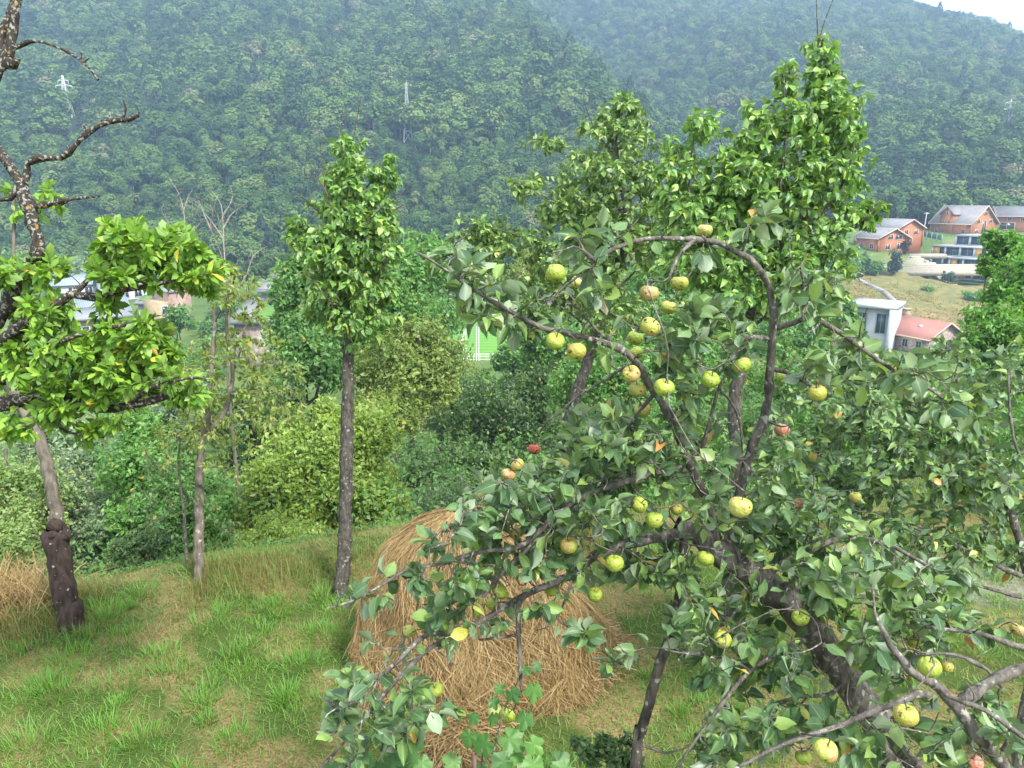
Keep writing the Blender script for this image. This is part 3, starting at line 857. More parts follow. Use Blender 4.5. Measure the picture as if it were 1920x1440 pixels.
# ------------------------------------------------------------------ haze: one closed box of air round everything
def add_haze(density=.00052, color=(.48, .68, 1.0)):
    m, n, out = new_mat('haze')
    v = n.nodes.new('ShaderNodeVolumePrincipled')
    v.inputs['Color'].default_value = (*color, 1); v.inputs['Density'].default_value = density
    v.inputs['Anisotropy'].default_value = .2
    n.links.new(v.outputs[0], out.inputs['Volume'])
    zmin = float(GZ.min()) - 1; zmax = float(max(GZ.max() + 2, (cz+size).max() + 4))
    o = Acc().box(-1310, 1310, -130, 1510, zmin, zmax).build('haze', m)
    o['kind'] = 'stuff'
    o.visible_shadow = True
add_haze()
# ------------------------------------------------------------------ buildings in the valley
log_wall = striped('log_wall', (.20, .070, .028), (.42, .165, .068), 1.15, 'Z', .6, .8)
log_trim = plain('pale_trim', (.62, .46, .38), .6)
grey_roof = plain('grey_metal_roof', (.19, .19, .20), .6, .12, .8)
pale_roof = plain('pale_roof', (.21, .225, .245), .65, .14, .8)
blue_roof = striped('pale_blue_ribbed_roof', (.16, .20, .24), (.26, .31, .36), 1.2, 'X', .5)
cream_roof = striped('cream_ribbed_roof', (.17, .15, .12), (.32, .285, .23), 1.6, 'X', .5)
turf = plain('turf_roof', (.10, .22, .035), .95, .4, 1.5)
white_paint = plain('white_paint', (.50, .53, .57), .5, .08, 1)
white_wall = plain('white_render', (.40, .43, .47), .7, .12, .6)
wood_panel = plain('orange_wood_panel', (.70, .40, .12), .6, .15, 2)
dark_glass = glass_mat('dark_glass', (.035, .065, .085), .08)
win_glass = glass_mat('window_glass', (.03, .03, .035), .15)
teal_glass = glass_mat('teal_glass', (.16, .30, .32), .1)
stone_mix = stone_mat('mixed_stone', [(.16, .13, .12), (.27, .21, .18), (.38, .30, .25), (.22, .19, .19), (.44, .38, .33)], 3.2)
stone_grey = stone_mat('grey_stone', [(.13, .13, .14), (.22, .21, .21), (.30, .29, .28)], 2.6)
pink_stone = stone_mat('pink_stone', [(.22, .14, .115), (.30, .20, .16), (.26, .18, .15), (.34, .25, .21)], 3)
red_brick = stone_mat('red_brick', [(.38, .10, .045), (.50, .16, .075), (.30, .085, .05)], 2.2)
orange_wall = plain('orange_clay_wall', (.50, .15, .055), .8, .3, 4)
yellow_wall = plain('yellow_stone_wall', (.34, .27, .16), .8, .18, 2)
pink_roof = plain('pink_metal_roof', (.30, .135, .11), .6, .10, .5)
concrete = plain('pale_concrete', (.29, .28, .26), .85, .2, 1.2)
step_stone = plain('step_stone', (.33, .30, .25), .85, .14, 2.2)
steel_white = plain('white_steel', (.70, .72, .72), .5, .1)
steel_grey = plain('galvanised_steel', (.34, .37, .40), .5, .2)
green_sheet = plain('dark_green_sheet', (.018, .085, .060), .6, .15)
tan_floor = plain('sandy_paving', (.50, .44, .36), .85, .12, 1)

def place(name, label, cat, px, py, D, rel, group=None, fixed=False):
    b, t = (P(px, py, D), D) if fixed else G(px, py)
    az = math.atan2(b[0], b[1])
    o = thing(name, label, cat, tuple(b), R_(rel)-az, group)
    o.scale = (t/D,)*3
    return o
def window(root, face, a, z, w, h, pos, frame=None, glass=None, mull=1, name='window'):
    """face: 'f' front (-y at y=pos), 'r' right (+x at x=pos), 'l' left (-x at x=pos)"""
    fr = Acc(); gl = Acc(); t = .12
    def bx(acc, a0, a1, z0, z1, d0, d1):
        if face == 'f': acc.box(a0, a1, pos-d1, pos-d0, z0, z1)
        elif face == 'r': acc.box(pos+d0, pos+d1, a0, a1, z0, z1)
        else: acc.box(pos-d1, pos-d0, a0, a1, z0, z1)
    bx(fr, a-w/2-t, a-w/2, z-t, z+h+t, -.02, .09); bx(fr, a+w/2, a+w/2+t, z-t, z+h+t, -.02, .09)
    bx(fr, a-w/2, a+w/2, z-t, z, -.02, .09); bx(fr, a-w/2, a+w/2, z+h, z+h+t, -.02, .09)
    for k in range(1, mull+1):
        c = a-w/2+w*k/(mull+1); bx(fr, c-.04, c+.04, z, z+h, .01, .08)
    o = fr.build(name, frame or log_trim, root)
    bx(gl, a-w/2+.01, a+w/2-.01, z+.01, z+h-.01, -.05, .03)
    gl.build('pane', glass or win_glass, o)
    return o
def gable(acc, x0, x1, y0, y1, zb, he, hp):
    acc.prism([(y0, zb), (y1, zb), (y1, he), ((y0+y1)/2, hp), (y0, he)], 'x', x0, x1)
def gable_roof(root, x0, x1, y0, y1, he, hp, mat, trim=None, ov=.6, th=.16, name='roof'):
    ym = (y0+y1)/2; s = (hp-he)/(ym-y0)
    r = Acc()
    zl = he - s*ov + .05
    r.slab((x0-ov, y0-ov, zl+th), (x1+ov, y0-ov, zl+th), (x1+ov, ym-.001, hp+th+.05), (x0-ov, ym-.001, hp+th+.05), th)
    r.slab((x0-ov, ym+.001, hp+th+.05), (x1+ov, ym+.001, hp+th+.05), (x1+ov, y1+ov, zl+th), (x0-ov, y1+ov, zl+th), th)
    o = r.build(name, mat, root)
    if trim:
        t = Acc()
        for x in (x1+ov+.003, x0-ov-.063):
            for ya, yb in ((y0-ov, ym), (y1+ov, ym)):
                za = zl+th-.26; zb = hp+th+.05-.26
                V = [(x, ya, za), (x, yb, zb), (x, yb, zb+.30), (x, ya, za+.30)]
                V += [(a+.06, b, c) for a, b, c in V]
                t.add(V, [(0,1,2,3),(7,6,5,4),(0,4,5,1),(1,5,6,2),(2,6,7,3),(3,7,4,0)])
        t.box(x0-ov, x1+ov, y0-ov-.07, y0-ov-.004, zl+th-.26, zl+th+.03)
        t.build('bargeboard', trim, o)
    return o
def log_house(label, px, py, D, rel, L, W, he, hp, dormer=None, wins_f=(), wins_r=(), porch=False, flip=False):
    root = place('log_house', label, 'house', px, py, D, rel, 'timber houses on the far slope')
    x0, x1 = (-L, 0) if not flip else (0, L)
    a = Acc(); gable(a, x0, x1, 0, W, -4, he, hp); a.build('wall', log_wall, root)
    c = Acc()
    for x in (x0, x1):
        for y in (0, W): c.box(x-.18, x+.18, y-.18, y+.18, -.2, he-.15)
    c.build('corner_log', log_wall, root)
    rf = gable_roof(root, x0, x1, 0, W, he, hp, grey_roof, log_trim)
    if dormer:
        dx, dw, dz, dp = dormer
        d = Acc(); d.prism([(dx-dw/2, -3), (dx+dw/2, -3), (dx+dw/2, dz), (dx, dp), (dx-dw/2, dz)], 'y', -.35, W*.42)
        do = d.build('dormer', log_wall, root)
        r = Acc(); s = (dp-dz)/(dw/2)
        for sg in (-1, 1):
            r.slab((dx, -.8, dp+.2), (dx, W*.45, dp+.2), (dx+sg*(dw/2+.35), W*.45, dz-.35*s+.2), (dx+sg*(dw/2+.35), -.8, dz-.35*s+.2), .16)
        r.build('dormer_roof', grey_roof, do)
        window(root, 'f', dx+dw*.22, he-.2, .55, .8, -.352)
        window(root, 'f', dx-dw*.20, he-.2, .55, .8, -.352)
        window(root, 'f', dx, dz-.1, .5, .7, -.352, mull=0)
    for (xx, z, w, h) in wins_f: window(root, 'f', xx, z, w, h, -.002)
    for (yy, z, w, h) in wins_r: window(root, 'r', yy, z, w, h, x1+.002)
    return root
log_house('two storey log house with steep grey roof and front dormer above the glass building', 1818, 442, 214, -36, 13, 11, 3.6, 8.4, (-7.8, 4.4, 6.1, 8.1),
          wins_f=[(-11, .6, 1, 1.1), (-2.2, .6, 1, 1.1)], wins_r=[(2.6, .6, 1.2, 1.1), (8.4, .6, 1.2, 1.1), (2.9, 3.6, 1.1, 1.1), (8.1, 3.6, 1.1, 1.1), (5.5, 5.9, 1.3, .9), (5.5, .1, 1.6, 4.2)])
log_house('low log house with broad shallow grey roof, nearest of the timber houses on the left', 1645, 472, 198, -52, 10, 9.4, 3.6, 6.0,
          wins_f=[(-2.5, .7, 1.4, 1.2), (-6.5, .7, 1.4, 1.2)], wins_r=[(3, .6, 1.2, 1.3), (6.6, .6, 1.4, 1.8), (3.6, 3.3, 1.2, 1.1), (6.1, 3.3, 2.0, 1.0)])
log_house('taller orange log house rising behind the low log house', 1682, 461, 207, -50, 13, 8, 5.0, 7.2,
          wins_r=[(2.4, 3.2, 1.1, 1.2), (5.6, 3.2, 1.1, 1.2), (4, .5, 1.2, 1.4)])
log_house('long log house with pale roof at the right edge of the photo', 1868, 434, 224, 14, 20, 10, 4.7, 7.3,
          wins_f=[(2.5, .6, 4, 2.0), (9.5, 1.6, 3, 1.3), (15, 1.0, 1.4, 1.6), (3.0, 3.4, 1.0, .8), (6.4, 3.2, .9, .9)], flip=True)
def far_house(label, px, py, D, rel, L, W, he, hp, rmat, wmat, group=None):
    root = place('hillside_house', label, 'house', px, py, D, rel, group)
    a = Acc(); a.box(0, L, 0, W, -4, he); a.build('wall', wmat, root)
    r = Acc(); x0, x1, y0, y1 = -.7, L+.7, -.7, W+.7; i = min(L, W)*.42
    V = [(x0, y0, he), (x1, y0, he), (x1, y1, he), (x0, y1, he), (x0+i, (y0+y1)/2, hp), (x1-i, (y0+y1)/2, hp)]
    V += [(x, y, z-.15) for x, y, z in V[:4]]
    r.add(V, [(0,1,5,4), (2,3,4,5), (6,9,8,7), (0,6,7,1), (1,7,8,2), (2,8,9,3), (3,9,6,0)], [(1,2,5), (3,0,4)])
    r.build('roof', rmat, root)
    for k in range(max(2, int(L/3))):
        window(root, 'f', 1.5+k*(L-3)/max(1, int(L/3)-1), he-2.3, 1.1, 1.2, -.002, white_paint)
    return root
far_house('house with pale hipped roof behind the orange log houses', 1641, 423, 226, 8, 7, 7, 3.4, 5.4, pale_roof, log_wall)
far_house('house with pale hipped roof half hidden behind the long log house', 1897, 408, 246, 5, 12, 9, 3.6, 5.8, pale_roof, log_wall)

# terraced glass building ------------------------------------------------
tb = place('terraced_glass_building', 'white terraced building with dark glass bands and orange wood panels', 'building', 1741, 516, 206, -24, fixed=True)
def floor_band(x0, x1, y0, z0, h, panels, cols, depth=9):
    o = Acc().box(x0, x1, y0, y0+depth, z0-.15, z0+.2).box(x0-.1, x1+.1, y0-.5, y0+depth, z0+h-.35, z0+h+.02).build('floor_slab', white_paint, tb)
    back = Acc().box(x0+.1, x1-.1, y0+.9, y0+depth-.2, z0+.2, z0+h-.35).build('back_wall', white_wall, o)
    xs = sorted(set([x0] + list(cols) + [x1]))
    for c in xs:
        Acc().box(c-.22, c+.22, y0-.3, y0+.5, z0+.2, z0+h-.36).build('column', white_paint, tb)
    for a, b in zip(xs[:-1], xs[1:]):
        solid = any(a-.01 <= p < b-.01 for p in panels)
        a_, b_ = a+.23, b-.23
        if solid:
            m = a_ + (b_-a_)*.55
            Acc().box(a_, m, y0-.1, y0+.3, z0+.2, z0+h-.36).build('wood_panel', wood_panel, tb)
            w = Acc().box(m+.02, b_, y0+.25, y0+.35, z0+.22, z0+h-.38).build('window', dark_glass, tb)
        else:
            w = Acc().box(a_, b_, y0+.2, y0+.3, z0+.22, z0+h-.38).build('window', dark_glass, tb)
            f = Acc(); n = max(1, int((b_-a_)/1.4))
            for k in range(1, n): f.box(a_+(b_-a_)*k/n-.03, a_+(b_-a_)*k/n+.03, y0+.15, y0+.195, z0+.22, z0+h-.38)
            if n > 1: f.build('frame', steel_grey, w)
floor_band(9, 24, -3.5, -.1, 2.75, (9,), (12.6, 16.5, 20.2))
floor_band(.2, 6.2, 0, 2.75, 2.75, (), (3.2,))
floor_band(6.3, 25, -3.2, 2.76, 2.75, (6.3, 17.2), (9.8, 13.6, 17.2, 20.6))
floor_band(0, 24, .3, 5.62, 2.75, (0, 10.8), (3.4, 7.2, 10.8, 14, 17.6, 20.8))
floor_band(4.2, 24, 4.0, 8.5, 2.75, (), (7.8, 12.4, 16.6, 20.6))
Acc().box(-2, 24, 2, 10, -8, -.2).box(-4, 6, -1.0, .2, -4, 2.5).build('base_wall', white_wall, tb)

# stepped terrace ------------------------------------------------------
am = thing('stepped_terrace', 'fan of long pale stone steps climbing to the glass building', 'steps', tuple(G(1715, 512, 60)[0]))
b0 = np.array(am.location)
NS = 9
for k in range(NS):
    f = k/(NS-1)
    pyk = 511 - 32*f; Dk = 186 + 16*f
    L_ = G(1684 + 22*f, pyk, 60)[0]; Rr = G(1772 - 52*f, pyk, 60)[0]
    yk = min(L_[1], Rr[1]); L_[1] = yk
    z = max(L_[2], Rr[2]) + .35
    Acc().box(L_[0]-b0[0], Rr[0]-b0[0], L_[1]-b0[1], L_[1]-b0[1]+2.6, z-b0[2]-1.2, z-b0[2]).build('step', step_stone, am)
    if k % 2 == 0 and k < NS-1:
        Acc().box(Rr[0]-b0[0]-1.6-k*.3, Rr[0]-b0[0]-1.0-k*.3, L_[1]-b0[1]+.4, L_[1]-b0[1]+1.0, z-b0[2], z-b0[2]+.45).build('seat_block', concrete, am)
def wall_run(pts, th, up, down, mat, root, name):
    W_ = np.array([G(p[0], p[1], 60)[0] for p in pts]); b = np.array(root.location)
    a = Acc()
    for p, q in zip(W_[:-1], W_[1:]):
        d = unit((q-p)[:2]); n = np.array([-d[1], d[0]])*th/2
        V = []
        for s_, e in ((p, 0), (q, 0)):
            for sg in (-1, 1):
                V.append((s_[0]+sg*n[0]-b[0], s_[1]+sg*n[1]-b[1], s_[2]-down-b[2])); V.append((s_[0]+sg*n[0]-b[0], s_[1]+sg*n[1]-b[1], s_[2]+up-b[2]))
        a.add(V, [(0,4,5,1),(3,7,6,2),(1,5,7,3),(0,2,6,4),(0,1,3,2),(4,6,7,5)])
    return a.build(name, mat, root)
wall_run([(1772, 512, 186.5), (1720, 480, 201)], .9, .3, 2.5, concrete, am, 'side_wall')
wall_run([(1648, 493, 192), (1684, 509, 186.5)], .8, .25, 2.5, concrete, am, 'side_wall')
wall_run([(1684, 508, 193), (1652, 492, 196)], 3, .05, 2.5, tan_floor, am, 'landing')
tw = thing('terrace_wall', 'low pale terrace wall in front of the glass building', 'wall', tuple(P(1800, 520, 188)))
wall_run([(1738, 519, 186), (1790, 518, 190), (1835, 529, 188)], .7, .5, 3.5, concrete, tw, 'wall')
rw = thing('retaining_wall', 'grey stone retaining wall running down the dry grass slope', 'wall', tuple(P(1660, 550, 160)))
wall_run([(1596, 519, 182), (1625, 534, 172), (1655, 547, 164), (1680, 570, 156), (1703, 593, 149)], .9, .35, 5, stone_grey, rw, 'wall')
wall_run([(1596, 517.6, 182), (1625, 532.6, 172), (1655, 545.4, 164), (1680, 568.4, 156), (1703, 591.4, 149)], 1.1, .3, .25, concrete, rw, 'coping')
pk = thing('path_parapet', 'thin pale parapet along the top of the dry grass slope', 'wall', tuple(P(1640, 508, 186)))
wall_run([(1604, 515, 184), (1630, 508, 187), (1655, 503, 189), (1672, 502, 190)], .5, .3, 2, concrete, pk, 'wall')
gfn = thing('green_fence', 'dark green sheet fence between the log houses', 'fence', tuple(P(1745, 445, 212)))
wall_run([(1727, 442, 214), (1765, 450, 209)], .08, 1.4, 1.2, green_sheet, gfn, 'panel')
for k in range(5):
    q = P(1727+k*9.5, 442+k*2, 213.9-k*1.25) - np.array(gfn.location)
    Acc().box(q[0]-.06, q[0]+.06, q[1]-.2, q[1]-.08, q[2]-1, q[2]+1.5).build('post', steel_grey, gfn)
po = P(1731, 436, 222)
up = thing('utility_pole', 'slim pale pole standing by the wood between the log houses', 'pole', tuple(po))
Acc().bar((0, 0, -4), (.3, 0, 6.0), .11, 6).build('pole', steel_white, up)
Acc().box(-.5, 1.1, -.05, .05, 5.6, 5.75).build('crossarm', steel_white, up)

# white block and pink roof ---------------------------------------------
wb = place('white_block_building', 'white flat roofed block with framed recess below the retaining wall', 'building', 1586, 652, 134, -12)
Acc().box(0, 7.2, .6, 8, -6, 7.6).build('wall', white_wall, wb)
Acc().box(-.3, 7.6, -.4, 8.2, 7.6, 8.3).build('roof_edge', white_paint, wb)
Acc().box(6.5, 7.5, -.4, .58, -6, 7.58).build('corner_pier', white_paint, wb)
w_ = window(wb, 'f', 5.2, 3.2, 1.5, 3.4, .598, steel_grey, dark_glass)
window(wb, 'f', 2.0, 3.2, 1.5, 3.4, .598, steel_grey, dark_glass)
pr = place('pink_roofed_building', 'building with broad pink metal roof at the foot of the dry slope', 'building', 1738, 664, 138, -38)
a = Acc(); gable(a, -13.5, 0, 0, 9, -6, 3.0, 5.6); a.build('wall', stone_mix, pr)
ro = gable_roof(pr, -13.5, 0, 0, 9, 3.0, 5.6, pink_roof, log_trim, .7)
Acc().box(-10.6, -9.4, 4.6, 5.8, 5.0, 6.9).build('chimney', yellow_wall, ro)
Acc().box(-10.8, -9.2, 4.4, 6.0, 6.9, 7.1).build('chimney_cap', step_stone, ro)
Acc().box(-4.4, -3.7, 2.2, 2.9, 4.1, 4.75).build('roof_vent', white_paint, ro)
for yy in (2, 4.5, 7): window(pr, 'r', yy, .6, 1.1, 1.4, .002, white_paint)
for xx in (-2, -5, -8, -11): window(pr, 'f', xx, .6, 1.1, 1.4, -.002, white_paint)
pa = Acc(); pa.slab((1.0, 5.0, 3.6), (5, 5.0, 2.6), (5, 10.5, 2.6), (1.0, 10.5, 3.6), .15); pa.build('annex_roof', pink_roof, pr)
Acc().box(.8, 4.6, 5.4, 10.1, -6, 2.4).build('annex_wall', stone_mix, pr)

# left group: stone building with turf roof --------------------------------
sb = place('turf_roofed_stone_building', 'long stone building with stepped grey and turf roof beside the tall pear tree', 'building', 447, 690, 86, 0)
sb.rotation_euler = (0, 0, R_(13))
sb.location.z = min(sb.location.z, P(447, 690, 86)[2]+1.5)
def stepped(x0, x1, y0, y1, h, mat):
    Acc().box(x0, x1, y0, y1, -3, h-.5).build('wall', mat, sb)
    Acc().box(x0-.5, x1+.5, y0-.6, y1+.02, h-.5, h).build('fascia', pale_roof, sb)
    Acc().box(x0-.5, x0+1.75, y0-.2, y1, h+.003, h+.1).build('roof_strip', grey_roof, sb)
    Acc().box(x0+1.9, x1+.3, y0-.2, y1, h+.003, h+.16).build('turf_roof', turf, sb)
stepped(0, 10, 0, 20, 5.7, stone_mix)
stepped(1.2, 11, 20.1, 40, 6.9, stone_mix)
stepped(2.4, 12, 40.1, 60, 8.1, stone_mix)
Acc().box(-.06, .5, -.05, .6, -3, 5.15).build('corner_pier', stone_grey, sb)
Acc().box(-1.4, -.1, 1.0, 3.2, -3, 2.2).box(-2.0, -.1, 1.0, 1.2, 3.4, 4.0).build('side_stair', stone_grey, sb)
for k in range(4): window(sb, 'l', 4+k*4.2, 2.0, 1.2, 1.4, -.002, white_paint)

sc_ = place('low_flat_roofed_building', 'low flat roofed building with orange clay wall behind the bright leafed tree', 'building', 120, 652, 82, 4)
Acc().box(0, 6.9, 0, 9, -3, 2.9).build('wall', yellow_wall, sc_)
Acc().box(-.5, 7.2, -.7, 9.4, 2.9, 3.2).build('roof', pale_roof, sc_)
Acc().box(3.6, 5.5, -.25, -.02, -.5, 2.2).build('clay_panel', orange_wall, sc_)
window(sc_, 'f', 4.85, 2.22, .6, .64, -.26, steel_grey, dark_glass)
window(sc_, 'f', 2.0, .8, 1.4, 1.3, -.002, white_paint)
ha = place('ribbed_roof_hall', 'hall with pale blue ribbed roof behind the low flat roofed building', 'building', 158, 612, 97, 6)
a = Acc(); gable(a, 0, 5.4, 0, 9, -4, 1.7, 3.6); a.build('wall', yellow_wall, ha)
gable_roof(ha, 0, 5.4, 0, 9, 1.7, 3.6, blue_roof, None, .5)
f2 = Acc(); f2.prism([(1.2, 1.3), (4.2, 1.3), (2.7, 2.6)], 'y', -1.0, 2.0); f2.build('entrance_gable', yellow_wall, ha)
for k in range(3): window(ha, 'f', 1+k*1.7, -.6, .9, 1.3, -.002, white_paint)
pv = place('arched_glass_pavilion', 'small pavilion with arched glass front and turf strip on its roof', 'building', 262, 612, 104, -8)
Acc().box(0, 3.4, .8, 8, -4, 3.0).build('wall', white_wall, pv)
Acc().box(-.4, 3.7, .2, 8.2, 3.0, 3.4).build('roof', pale_roof, pv)
Acc().box(0, 3.3, 1.5, 8, 3.403, 3.55).build('turf_roof', turf, pv)
arc = [(1.7+1.55*math.cos(t), .9+1.75*math.sin(t)) for t in np.linspace(0, math.pi, 13)]
gl = Acc(); gl.prism([(3.25, -.5)] + arc + [(.15, -.5)], 'y', .55, .79); gl.build('glass_front', teal_glass, pv)
fr = Acc()
for p, q in zip(arc[:-1], arc[1:]): fr.bar((p[0], .5, p[1]), (q[0], .5, q[1]), .12)
for x in (.15, .8, 1.45, 2.1, 2.75, 3.25): fr.box(x-.05, x+.05, .45, .54, -.5, .9+1.7*math.sqrt(max(0, 1-((x-1.7)/1.56)**2)))
fr.build('frame', steel_white, pv)
br = place('pink_stone_tower', 'narrow pink stone tower block between bare trees', 'building', 306, 622, 102, 22)
Acc().box(0, 1.4, .5, 6, -4, 4.0).build('wall', yellow_wall, br)
Acc().box(1.42, 4.4, 0, 6, -4, 5.3).build('tower_wall', pink_stone, br)
Acc().box(1.2, 4.6, -.2, 6.2, 5.3, 5.5).build('roof', pale_roof, br)
for z in (.2, 2.3): window(br, 'f', .75, z, .7, 1.1, .498, white_paint, mull=0)
window(br, 'r', 2.2, 1.5, 1.0, 1.4, 4.402, white_paint); window(br, 'r', 4.4, 1.5, 1.0, 1.4, 4.402, white_paint)
fb = place('long_pale_roofed_building', 'long building with pale sloping roof at the foot of the wood', 'building', 198, 566, 138, 10)
a = Acc(); gable(a, 0, 9.5, 0, 8, -4, 2.6, 4.3); a.build('wall', white_wall, fb)
gable_roof(fb, 0, 9.5, 0, 8, 2.6, 4.3, pale_roof, None, .5)
for k in range(4): window(fb, 'f', 1.2+k*2.3, .6, 1.1, 1.3, -.002, steel_grey)
fc = place('grey_roofed_building', 'grey roofed building left of the long pale roofed building', 'building', 92, 560, 128, -4)
a = Acc(); gable(a, 0, 8, 0, 7, -4, 2.2, 3.7); a.build('wall', white_wall, fc)
gable_roof(fc, 0, 8, 0, 7, 2.2, 3.7, blue_roof, None, .4)
for k in range(3): window(fc, 'f', 1.2+k*2.5, .4, 1.1, 1.3, -.002, steel_grey)
sh = place('garden_shed', 'small shed with cream ribbed metal roof among the bushes', 'shed', 262, 815, 34, 12)
Acc().box(0, 1.25, .2, 2.2, -3, .55).build('wall', stone_mix, sh)
r = Acc(); r.slab((-.1, 0, .45), (1.4, 0, .45), (1.4, 2.4, .95), (-.1, 2.4, .95), .05); r.build('roof', cream_roof, sh)
Acc().box(.35, .85, .15, .198, -1.2, .40).build('door', bark_pale, sh)
ph = place('pink_walled_house', 'small house with pink walls glimpsed behind the dark bushy tree', 'house', 938, 806, 47, -6)
Acc().box(0, 1.9, 0, 4, -4, 1.45).build('wall', plain('pink_render', (.62, .40, .34), .85, .1, 1), ph)
gable_roof(ph, 0, 1.9, 0, 4, 1.45, 2.0, grey_roof, None, .3, .1)
window(ph, 'f', .6, .3, .4, .6, -.002, white_paint); window(ph, 'f', 1.4, .3, .4, .6, -.002, white_paint)
gh = place('blue_glass_house', 'glazed building with pale blue roof glimpsed beside the arching branch', 'building', 1286, 582, 116, 4)
Acc().box(0, 5.6, 0, 5, -6, .2).build('wall', pink_stone, gh)
Acc().box(.1, 5.5, .1, 4.9, .2, 1.7).build('glass_wall', teal_glass, gh)
f = Acc()
for k in range(9): f.box(.1+k*.66, .18+k*.66, .02, .098, .2, 1.7)
f.box(.1, 5.5, .02, .098, .9, 1.0); f.build('frame', steel_grey, gh)
r = Acc(); r.slab((-.3, -.4, 1.75), (5.9, -.4, 1.75), (5.9, 5.3, 2.7), (-.3, 5.3, 2.7), .12); r.build('roof', pale_roof, gh)
gr = place('grey_roofed_cottage', 'cottage with weathered grey roof behind the apple branch', 'house', 998, 590, 72, 6)
a = Acc(); gable(a, 0, 2.4, 0, 3.4, -6, .9, 1.9); a.build('wall', stone_mix, gr)
gable_roof(gr, 0, 2.4, 0, 3.4, .9, 1.9, plain('weathered_slate', (.26, .23, .24), .8, .2, 3), None, .35, .1)
window(gr, 'f', .7, 0, .5, .6, -.002, white_paint); window(gr, 'f', 1.7, 0, .5, .6, -.002, white_paint)

# sports pitch -----------------------------------------------------------
pitch_z = -20.0
sp_mat = striped('pitch_turf', (.07, .20, .03), (.10, .25, .035), .12, 'Y', .9, 0)
sp = Acc(); sp.slab((-22, 112.5, pitch_z), (14, 112.5, pitch_z), (14, 172, pitch_z), (-22, 172, pitch_z), 1.6)
so = sp.build('sports_pitch', sp_mat); so['kind'] = 'structure'
pl = Acc()
for x in (-9.0, 8): pl.box(x-.09, x+.09, 116, 168, pitch_z+.004, pitch_z+.012)
pl.box(-8.9, 7.9, 116, 116.2, pitch_z+.004, pitch_z+.012)
pl.build('pitch_lines', white_paint)['kind'] = 'structure'
fe = thing('pitch_fence', 'white steel fence with two tall posts at the near end of the pitch', 'fence', (-7, 112.0, pitch_z))
for px_ in (871.5, 895.5):
    x = (px_-960)/FPX*115+7
    Acc().bar((x-.18, 0, -1.6), (x-.10, 0, 5.4), .07).bar((x+.18, 0, -1.6), (x+.26, 0, 5.4), .07).build('post', steel_white, fe)
rl = Acc()
for z in (.05, .6, 1.0): rl.bar((-4, .15, z), (7, .15, z), .045)
for k in range(12): rl.bar((-4+k, .15, -.4), (-4+k, .15, 1.05), .04)
rl.build('railing', steel_white, fe)
bw = thing('red_brick_wall', 'low red brick wall below the sports pitch', 'wall', (-7, 111, pitch_z))
Acc().box(-4, 8, -.3, .1, -3.2, -.6).build('wall', red_brick, bw)
Acc().box(-4.1, 8.1, -.4, .2, -.6, -.45).build('coping', concrete, bw)
fm_ = P(1012, 520, 150)
fl = thing('floodlight_mast', 'white floodlight mast above the sports pitch', 'floodlight', tuple(fm_))
Acc().bar((0, 0, -10), (0, 0, 6.3), .17, 8).build('mast', steel_white, fl)
for i in range(3):
    for j in range(2):
        Acc().box(-.9+i*.62, -.36+i*.62, -.35, -.05, 5.7+j*.55, 6.2+j*.55).build('lamp', steel_white, fl)
Acc().box(-.95, .95, -.04, .06, 5.6, 6.85).build('head_frame', steel_grey, fl)

# pylons -------------------------------------------------------------------
def pylon(px, py, hpx, label, arms, wide):
    X, t = G(px, py); Hh = hpx*t/FPX; w = Hh*wide
    root = thing('pylon', label, 'pylon', tuple(X), R_(12), 'power line pylons on the mountain')
    a = Acc(); r = .055 if arms else .10
    lv = [0, .2, .38, .54, .67, .78, .87, .94, 1.0]
    def cor(f, k):
        s = (1-f)**1.25*w/2 + w*.055
        return np.array([(-1, 1, 1, -1)[k]*s, (-1, -1, 1, 1)[k]*s, f*Hh])
    for f0, f1 in zip(lv[:-1], lv[1:]):
        for k in range(4):
            a.bar(cor(f0, k), cor(f1, k), r*1.5); a.bar(cor(f1, k), cor(f1, (k+1) % 4), r)
            a.bar(cor(f0, k), cor(f1, (k+1) % 4), r); a.bar(cor(f0, (k+1) % 4), cor(f1, k), r)
    a.build('tower', steel_grey if not arms else steel_white, root)
    for z, L in arms:
        c = Acc()
        for sg in (-1, 1):
            tip = (sg*L, 0, z*Hh)
            c.bar((0, .3, z*Hh), tip, .08); c.bar((0, -.3, z*Hh), tip, .08); c.bar((0, 0, z*Hh+1.1), tip, .08)
            c.bar((sg*L, 0, z*Hh), (sg*L, 0, z*Hh-1.2), .07)
        c.build('crossarm', steel_white, root)
    return root
pylon(*PYLONS[0], 'pale lattice pylon with three crossarms on the left slope', [(.62, 2.6), (.76, 3.4), (.88, 2.2)], .24)
pylon(*PYLONS[1], 'tall slender lattice mast on the middle slope', [], .14)
pylon(*PYLONS[2], 'pale lattice pylon with crossarms on the right slope', [(.6, 4.5), (.85, 3.2)], .24)

# scrub on the dry slope below the terraced building
gq = np.random.default_rng(55)
nq = 30000
qx = gq.uniform(62, 150, nq); qy = gq.uniform(138, 196, nq)
kq = fbm(qx*.12, qy*.12, 71) ; mq = (gq.random(nq) < sstep(.30, .55, kq))
lx = (qx-PADS[0][0])*math.cos(PADS[0][3]) + (qy-PADS[0][1])*math.sin(PADS[0][3]); ly = -(qx-PADS[0][0])*math.sin(PADS[0][3]) + (qy-PADS[0][1])*math.cos(PADS[0][3])
mq &= ~((lx > -4) & (ly > -10))
cxp, cyp, czp = proj(np.stack([qx, qy, H(qx, qy)], 1))
mq &= ~((cxp > 1640) & (cxp < 1800) & (cyp < 520))
qx, qy = qx[mq], qy[mq]; nq = len(qx)
outq = unit(gq.normal(0, .45, (nq, 3)) + np.array([0, -.5, 1.0])); Yq = unit(np.cross(outq, gq.normal(0, 1, outq.shape)))
